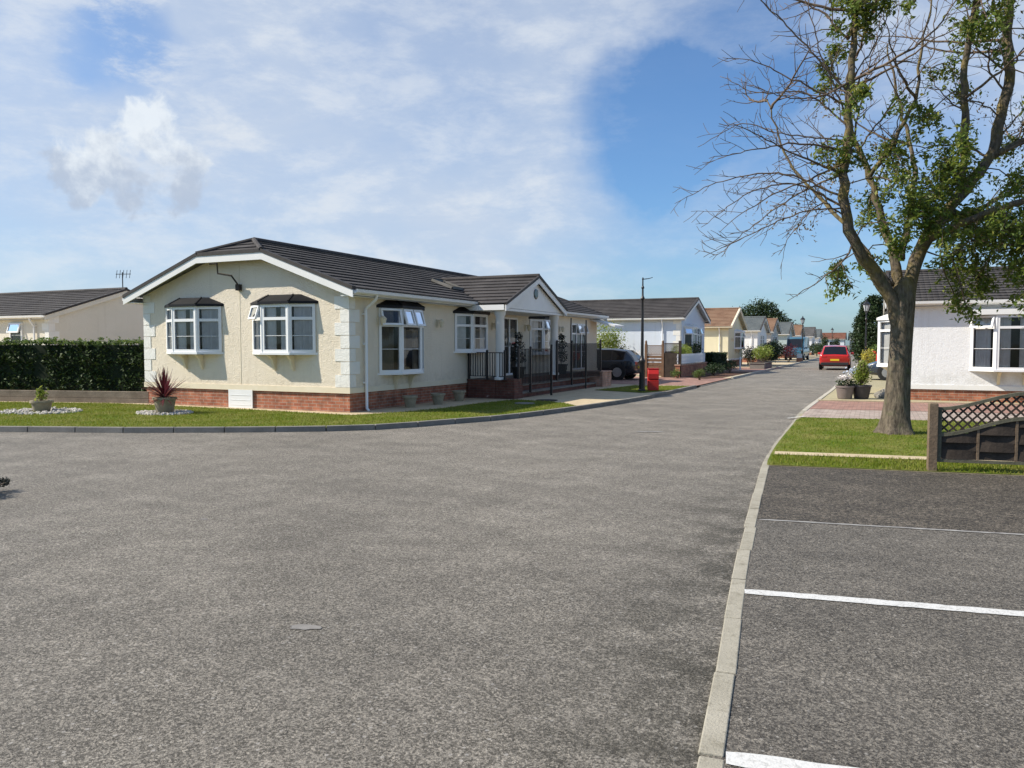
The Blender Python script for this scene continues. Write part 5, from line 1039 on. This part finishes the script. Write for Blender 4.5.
t = thing('bushy_plant', 'yellow leaved shrub behind the pots on the right of the street', 'plant', (-.35, 44.5, .02)); v, n = leaves(ellip(420, (0, 0, .95), (.38, .38, .45)), .12); npmesh('foliage', v, n, 4, M['l_yel'], t); MB().tube([(0, 0, 0), (0, 0, .9)], .03, 6).build('stem', M['twig'], t)
shrub('shrub', 'pale green shrub beside the far dark red car on the right', 'shrub', (-.05, 56, 0), (.6, 1.2, 1.0), M['l_mid'], 900, .14)
CN = thing('conifer', 'big dense dark green conifer behind the white bungalow on the right', 'tree', (-.25, 63, 0)); MB().tube([(0, 0, 0), (0, 0, 4.0)], (.18, .05), 8).build('trunk', M['bark'], CN)
cc = []
for k in range(80):
    z = random.uniform(.5, 4.9); rr = 1.65 * (1 - abs(z - 2.0) / 3.6) ** .8 if abs(z - 2.0) < 3.5 else .2; a = random.uniform(0, 6.28); cc.append(ellip(190, (rr * .7 * math.cos(a), rr * .7 * math.sin(a), z), (.55, .55, .5), .4))
v, n = leaves(np.concatenate(cc), .2, .3, .5); npmesh('crown', v, n, 4, M['l_conif'], CN)
BT = thing('tree_clump', 'large dark rounded tree standing behind the bungalows on the left', 'tree', (-22, 150, 0)); MB().tube([(2.2, 0, 0), (2.2, 0, 5)], (.5, .3), 8).build('trunk', M['bark'], BT); cc = []
for (x, z, r) in ((-4, 4.8, 2.3), (-2, 5.8, 2.4), (0, 6.4, 2.3), (2.2, 7.3, 2.5), (3.4, 7.0, 2.1), (4.9, 5.6, 2.0), (6.2, 4.4, 1.8), (7.6, 3.6, 1.7), (-5.5, 3.6, 2.0), (1, 4, 3)):
    cc.append(ellip(1100, (x * 1.1, random.uniform(-1.5, 1.5), z * 1.1), (r * 1.1, r, r * .95), .45))
v, n = leaves(np.concatenate(cc), .42, .3, .5); npmesh('crown', v, n, 4, M['l_conif'], BT)
for (x, y, w_, h_, lab) in ((14, 225, 9, 4.2, 'dark far trees beyond the end of the street, right of the slate roof'), (-18, 235, 10, 3.6, 'dark far trees beyond the end of the street, left of the red roof')):
    t = thing('tree_clump', lab, 'tree', (x, y, 0)); cc = [ellip(260, (random.uniform(-w_, w_), random.uniform(-2, 2), random.uniform(1.2, h_ * .8)), (2.2, 2.2, 1.5), .5) for _ in range(14)]; v, n = leaves(np.concatenate(cc), .5); npmesh('crown', v, n, 4, M['l_dark'], t); mb = MB(); [mb.tube([(q, 0, 0), (q, 0, 2.5)], (.2, .1), 6) for q in np.linspace(-w_ * .7, w_ * .7, 4)]; mb.build('trunk', M['bark'], t)

# arched lattice fence panel at the edge of the parking bays
F = thing('lattice_fence', 'weathered dark fence panel with an arched lattice top by the parking bays', 'fence', (.62, 11.0, 0), math.atan2(.165, 1))
MB().box(-.0, .10, -.05, .05, 0, .86).hexa([(-.0, -.05, .86), (.10, -.05, .86), (.10, .05, .86), (-.0, .05, .86)], [(.01, -.04, .875), (.09, -.04, .875), (.09, .04, .875), (.01, .04, .875)]).build('post', M['timber'], F, bevel=.004)
FX0, FX1 = .105, 1.93
def ztop(x): t = max(0, min(1, (x - FX0) / 1.02)); t = min(t, 1) ; s_ = t * t * (3 - 2 * t); return .80 + .21 * s_ - (.21 * ((x - FX0 - 1.02) / .82) ** 2 * 0)
def zmid(x): t = max(0, min(1, (x - FX0 - .0) / .98)); s_ = t * t * (3 - 2 * t); return .475 + .225 * s_
mb = MB(); mb.box(FX0, FX0 + .045, -.02, .02, .16, ztop(FX0) - .01); mb.box(FX1 - .045, FX1, -.02, .02, .16, ztop(FX1) - .01)
xs = np.linspace(FX0, FX1, 40)
for a, b in zip(xs[:-1], xs[1:]): mb.hexa([(a, -.025, ztop(a) - .02), (b, -.025, ztop(b) - .02), (b, .025, ztop(b) - .02), (a, .025, ztop(a) - .02)], [(a, -.025, ztop(a) + .02), (b, -.025, ztop(b) + .02), (b, .025, ztop(b) + .02), (a, .025, ztop(a) + .02)])
for a, b in zip(xs[:-1], xs[1:]): mb.hexa([(a, -.024, zmid(a) - .022), (b, -.024, zmid(b) - .022), (b, .024, zmid(b) - .022), (a, .024, zmid(a) - .022)], [(a, -.024, zmid(a) + .02), (b, -.024, zmid(b) + .02), (b, .024, zmid(b) + .02), (a, .024, zmid(a) + .02)])
mb.build('frame', M['timber_green'], F)
mb = MB(); lattice(mb, FX0 + .02, FX1 - .02, 0, lambda x: zmid(x) + .0, lambda x: ztop(x) - .0, .105, .022, .010); mb.build('lattice', M['timber_dark'], F)
mb = MB()
for k in range(5):
    z0 = .17 + k * .105; z1 = z0 + .118
    n = 24; xs2 = np.linspace(FX0 + .05, FX1 - .05, n)
    for a, b in zip(xs2[:-1], xs2[1:]):
        ph = .020 * (1 if k % 2 else -1)
        ya = ph * math.sin((a - FX0) * 7.2); yb = ph * math.sin((b - FX0) * 7.2); ta = min(z1, zmid(a) - .02); tb = min(z1, zmid(b) - .02)
        if ta - z0 < .02 or tb - z0 < .02: continue
        mb.hexa([(a, ya - .005, z0), (b, yb - .005, z0), (b, yb + .005, z0), (a, ya + .005, z0)], [(a, ya - .005 + .012, ta), (b, yb - .005 + .012, tb), (b, yb + .005 + .012, tb), (a, ya + .005 + .012, ta)])
mb.build('slats', M['timber_dark'], F)
for x in (.56, .98, 1.40): MB().box(x - .014, x + .014, -.012, .004, .16, zmid(x) - .02).build('batten', M['timber'], F)
mb = MB(); mb.box(FX0, FX1, -.022, .022, .13, .165); mb.build('gravel_board', M['timber_green'], F)
p2 = MB().box(FX1 + .004, FX1 + .104, -.05, .05, 0, .86).build('post', M['timber'], F, bevel=.004)

# ------------------------------------------------------------------ the ash tree
TP = Vector((.36, 15.43, 0)); tr = Vector((math.cos(R(25.27)), math.sin(R(25.27)), 0)); td = Vector((-math.sin(R(25.27)), math.cos(R(25.27)), 0)); K = .01846
AT = thing('ash_tree', 'tall half bare ash tree with leafy clumps on the lawn by the parking bays', 'tree', TP)
def tp(px, py, v=0.0):                                   # tree frame: across, height, depth in metres
    return tr * ((px - 896) * K) + td * v + Vector((0, 0, 1.6 + (347 - py) * K))
trunk = MB(); twigs = MB()
def smooth_path(pts, n):
    a = np.array([tuple(p) for p in pts]); return [Vector(q) for q in catmull(a, n)]
SEG = []                                                 # all wood, for hanging leaf clumps on
def limb(pts, r0, r1, mb=trunk, n=10, step=.2, wob=.03, ex=.85):
    P = smooth_path(pts, step); m = len(P)
    P = [p + Vector((random.uniform(-wob, wob), random.uniform(-wob, wob), random.uniform(-wob, wob) * .5)) if 0 < i < m - 1 else p for i, p in enumerate(P)]
    r = [r0 + (r1 - r0) * (i / (m - 1)) ** ex for i in range(m)]; r = [q * (1 + random.uniform(-.07, .09)) if mb is trunk else q for q in r]; mb.tube(P, r, n); SEG.extend(zip(P, r)); return P, r
# trunk with root flare
tz = [0, .05, .14, .3, .6, 1.0, 1.5, 2.0, 2.35, 2.6, 2.8]; trr = [.345, .30, .262, .232, .21, .196, .186, .186, .192, .185, .12]
vs = []; fs = []; nn = 28
for i, (z, r) in enumerate(zip(tz, trr)):
    for k in range(nn):
        a = 2 * math.pi * k / nn; fl_ = max(0, 1 - z / .5); rr = r * (1 + .16 * fl_ * math.sin(a * 5 + .6) + .025 * math.sin(a * 7 + z * 1.7) + .02 * math.sin(a * 3 - z * 2.2)); cx = .035 * z - .01; vs.append(tuple(tr * (cx + rr * math.cos(a)) + td * (rr * math.sin(a)) + Vector((0, 0, z))))
for i in range(len(tz) - 1):
    for k in range(nn): fs.append((i * nn + k, i * nn + (k + 1) % nn, (i + 1) * nn + (k + 1) % nn, (i + 1) * nn + k))
trunk.add(vs, fs)
limb([tp(899, 350, .02), tp(893, 318, 0), tp(881, 293, -.05), tp(864, 271, -.1), tp(848, 250, -.15), tp(838, 222, -.2), tp(835, 188, -.2), tp(839, 150, -.15), tp(838, 110, -.2), tp(842, 60, -.2), tp(838, 10, -.3), tp(832, -70, -.4)], .135, .025, n=14, ex=.75)
limb([tp(897, 350, .02), tp(901, 315, .02), tp(907, 286, .05), tp(917, 258, .1), tp(930, 236, .15), tp(952, 208, .2), tp(974, 182, .2), tp(988, 158, .2), tp(997, 122, .2), tp(1002, 82, .2), tp(1002, 40, .3), tp(1004, -10, .3), tp(1008, -90, .3)], .14, .05, n=14, ex=.8)
limb([tp(898, 300, .1), tp(899, 262, .35), tp(892, 222, .55), tp(882, 178, .7), tp(869, 140, .8), tp(862, 100, .9), tp(866, 55, 1.0)], .10, .02)
limb([tp(958, 200, .2), tp(957, 165, .1), tp(954, 120, 0), tp(953, 75, 0), tp(957, 20, -.1), tp(955, -50, -.1)], .085, .03)
limb([tp(985, 165, .2), tp(1010, 152, .1), tp(1042, 140, 0), tp(1080, 118, -.1)], .07, .02)
limb([tp(925, 245, .1), tp(960, 226, -.5), tp(1000, 214, -1.0), tp(1045, 222, -1.3), tp(1075, 260, -1.5)], .08, .02)
limb([tp(905, 262, .3), tp(930, 205, .9), tp(945, 150, 1.4), tp(940, 90, 1.8), tp(930, 20, 2.0)], .075, .015)
limb([tp(890, 290, .1), tp(868, 240, .6), tp(850, 200, 1.2), tp(820, 150, 1.7), tp(800, 80, 2.0)], .055, .012)
limb([tp(945, 215, .2), tp(985, 215, .8), tp(1040, 190, 1.4), tp(1090, 180, 1.8)], .08, .02)
limb([tp(836, 60, -.2), tp(850, 20, -.2), tp(858, -40, -.3)], .04, .015); limb([tp(880, 180, .7), tp(905, 140, .6), tp(918, 110, .5), tp(925, 60, .5), tp(935, 0, .5)], .05, .012)
def sprout(P, r, lvl, dens=1.0):
    """alternate side twigs curving along with their branch"""
    m = len(P)
    for i in range(2, m - 1):
        if random.random() > .62 * dens: continue
        d = (P[min(i + 1, m - 1)] - P[i - 1]).normalized(); s = Vector((random.gauss(0, 1), random.gauss(0, 1), random.gauss(0.1, .8))); s = (s - d * s.dot(d)).normalized()
        L = random.uniform(.25, .85) * (1.0 if lvl == 0 else .5) * (1 - .4 * i / m); dr = (d * .75 + s * .75).normalized(); Q = [P[i]]; q = P[i].copy(); ns = max(3, int(L / .11))
        for k in range(ns):
            dr = (dr + Vector((random.gauss(0, .16), random.gauss(0, .16), random.gauss(.04, .14)))).normalized(); q = q + dr * (L / ns); Q.append(q.copy())
        rr = max(.005, r[i] * .6); R_ = [rr + (.0035 - rr) * (k / ns) for k in range(ns + 1)]; twigs.tube(Q, R_, 5, cap=False)
        if lvl == 0: sprout(Q, R_, 1, 1.0)
bare = [
 [(836, 112), (808, 80), (791, 62), (764, 36), (730, 2), (700, -30)], [(838, 138), (818, 88), (804, 48), (798, 2), (800, -40)], [(835, 140), (800, 108), (757, 104), (724, 86)], [(832, 158), (781, 146), (742, 135), (702, 155)],
 [(830, 182), (781, 168), (730, 147), (712, 150)], [(832, 202), (781, 182), (724, 188), (684, 206)], [(836, 216), (791, 196), (747, 203), (700, 236)], [(838, 224), (812, 214), (785, 240), (768, 264)], [(834, 218), (790, 224), (737, 247), (694, 268)],
 [(846, 252), (835, 268), (812, 286), (780, 306)], [(834, 190), (800, 200), (760, 228), (722, 262)], [(838, 60), (815, 30), (790, 10), (770, -30)], [(836, 120), (790, 98), (750, 78), (722, 74)], [(830, 165), (790, 160), (748, 168), (698, 180)],
 [(868, 140), (882, 80), (895, 40), (906, 0), (910, -30)], [(870, 146), (900, 108), (934, 62), (930, 30), (940, -20)], [(884, 190), (905, 152), (921, 110), (946, 60)], [(862, 106), (880, 70), (915, 40), (922, -10)], [(1002, 88), (975, 62), (965, 20), (950, -20)], [(1002, 80), (1024, 50), (1040, 10)],
 [(1000, 100), (980, 75), (984, 30), (975, -20)], [(995, 130), (970, 118), (940, 112), (925, 90)], [(990, 150), (1015, 120), (1045, 90), (1060, 60)], [(836, 30), (815, -5), (800, -50)], [(840, 95), (866, 60), (880, 20), (878, -30)], [(985, 162), (960, 150), (930, 150), (905, 140)],
 [(918, 256), (935, 262), (955, 250), (990, 255)], [(1003, 20), (1022, 0), (1045, -40)], [(1003, 45), (985, 20), (988, -30)], [(957, 120), (935, 100), (930, 70)], [(834, 176), (805, 190), (770, 205), (735, 225), (708, 246)], [(836, 100), (806, 118), (770, 122), (738, 116)]]
WOOD = list(SEG)
for b in bare:
    q0 = tp(*b[0]); near = min(WOOD, key=lambda s: abs((s[0] - q0).dot(tr)) + abs((s[0] - q0).z) + .15 * abs((s[0] - q0).dot(td)) - .8 * s[1]); v0 = near[0].dot(td); v1 = v0 + random.uniform(-.75, .75)
    P, r = limb([near[0]] + [tp(x, y, v0 + (v1 - v0) * i / (len(b) - 1)) for i, (x, y) in enumerate(b) if i], random.uniform(.015, .024), .0045, twigs, 6, .12, .026); sprout(P, r, 0, 1.25)
# branches on the far and near side so the crown is round from any side
for k in range(16):
    a = random.uniform(.25, 2.9) if k % 2 else random.uniform(-2.9, -.25); z0 = random.uniform(4.6, 7.5); base = min(WOOD, key=lambda s: abs(s[0].z - z0) + random.uniform(0, .4))[0]
    L = random.uniform(1.3, 2.5); d = tr * math.cos(a) + td * math.sin(a); P, r = limb([base, base + d * L * .4 + Vector((0, 0, .25)), base + d * L * .75 + Vector((0, 0, .6)), base + d * L + Vector((0, 0, random.uniform(.6, 1.3)))], .03, .006, twigs, 6, .13, .022); sprout(P, r, 0)
clumps = [(970, 240, 30, 1.2), (1000, 262, 30, 1.3), (1022, 232, 30, 1.3), (985, 282, 24, 1.2), (1018, 305, 24, 1.2), (1040, 300, 30, 1.2), (838, 12, 22, 1), (860, 15, 20, 1), (845, 55, 16, .9), (836, 92, 12, .7), (842, 118, 13, .7), (832, 172, 16, .8), (850, 165, 12, .5), (945, 15, 18, .9), (965, 30, 18, .9), (990, 25, 14, .6), (940, 120, 14, .6), (1012, 150, 16, .7), (1000, 60, 12, .5), (905, 215, 28, 1.2), (885, 205, 24, 1.1), (940, 190, 26, 1), (915, 235, 24, 1.1), (842, 30, 20, 1.2), (905, 150, 24, 1), (925, 175, 24, 1), (950, 60, 22, 1), (990, 245, 34, 1.3), (1020, 275, 34, 1.3), (1000, 215, 28, 1.2), (875, 255, 16, .8), (835, 145, 14, .8), (830, 50, 12, .6), (965, 95, 14, .6), (845, 12, 30, 1), (852, 40, 22, 1), (838, 72, 15, .6), (832, 128, 15, .5), (830, 160, 18, .6), (850, 100, 14, .5), (912, 132, 22, .8), (902, 168, 28, 1), (920, 200, 36, 1.1), (932, 162, 26, .8), (893, 228, 28, 1), (862, 236, 18, .8), (846, 266, 15, .8), (834, 286, 15, 1), (872, 200, 20, .7), (958, 42, 26, 1), (950, 76, 18, 1), (975, 12, 25, .8), (920, 6, 12, .6), (985, 226, 36, 1.2), (1015, 246, 38, 1.3), (972, 262, 28, 1.2), (1005, 292, 34, 1.3), (963, 312, 14, 1), (978, 298, 16, 1), (1020, 185, 24, .8), (948, 232, 22, .9), (996, 190, 18, .7), (1020, 318, 20, 1.1), (1045, 270, 35, 1.2), (1060, 225, 35, 1.1), (1075, 300, 28, 1), (1050, 180, 25, .7), (1012, 100, 14, .4), (985, 130, 14, .5), (1060, 130, 24, .5), (885, 265, 20, .9), (868, 30, 12, .4), (985, 70, 14, .4), (880, 120, 14, .4)]
LC = []
for (x, y, rp, dn) in clumps:
    v0 = random.uniform(-.9, .9) if x < 960 else random.uniform(-1.3, .9); c = tp(x, y, v0); rad = rp * K
    base = min(SEG, key=lambda s: (s[0] - c).length)[0]; mid = (base + c) / 2 + Vector((random.uniform(-.1, .1), random.uniform(-.1, .1), .12)); twigs.tube(smooth_path([base, mid, c], .15), [.02, .015, .012, .01, .008] if False else .011, 5, cap=False)
    for s in range(int(12 * dn * (rp / 22) ** 2) + 4):
        d = Vector((random.gauss(0, 1), random.gauss(0, 1), random.gauss(0, 1))).normalized() * rad * random.uniform(.55, 1.1); tip = c + d - Vector((0, 0, .05)); st = c + d * .15; twigs.tube([st, (st + tip) / 2 + Vector((0, 0, .04)), tip], [.006, .005, .003], 4, cap=False)
        for q in range(random.randint(17, 24)):
            f = random.uniform(.25, 1.08); LC.append(tuple(st + (tip - st) * f + Vector((random.gauss(0, .06), random.gauss(0, .06), random.gauss(-.03, .055)))))
dry = [(838, 60, 14), (845, 90, 12), (832, 120, 14), (842, 150, 14), (1000, 170, 20), (958, 110, 14), (880, 150, 16), (1010, 30, 14), (800, 215, 26), (778, 222, 18), (815, 195, 16), (795, 238, 12), (820, 180, 14), (835, 205, 18), (900, 110, 12), (1005, 140, 18), (985, 118, 14)]
DC = []
for (x, y, rp) in dry:
    c = tp(x, y, random.uniform(-.5, .5)); DC += [tuple(c + Vector((random.gauss(0, 1), random.gauss(0, 1), random.gauss(0, .7))) * rp * K * .6) for _ in range(int(rp * 4.2))]
tk = trunk.build('trunk', M['bark'], AT, smooth=True); twigs.build('twigs', M['twig'], AT, smooth=True, recalc=False)
v, n = leaves(LC, .095, .15, .44); npmesh('foliage', v, n, 4, M['l_ash'], AT); v, n = leaves(DC, .06, .2, .45); npmesh('dry_foliage', v, n, 4, M['l_dry'], AT)
print('leaves', len(LC), 'twig verts', len(twigs.v))
# small wear on the tarmac
for (x, y, rx, ry, a, lab) in ((-2.9, 3.38, .10, .045, .3, 'pale scuffed patch on the near tarmac'), (-5.55, 5.12, .05, .03, .2, 'tiny pale scuff on the tarmac near the left')):
    k = 14; vs = []
    for j in range(k):
        q = 2 * math.pi * j / k; f = random.uniform(.7, 1.2); X_, Y_ = rx * f * math.cos(q), ry * f * math.sin(q); vs.append((x + X_ * math.cos(a) - Y_ * math.sin(a), y + X_ * math.sin(a) + Y_ * math.cos(a), .004))
    tag(MB().add(vs, [tuple(range(k))]).build('stain', M['stain'], recalc=False), lab, 'road marking', kind='structure')
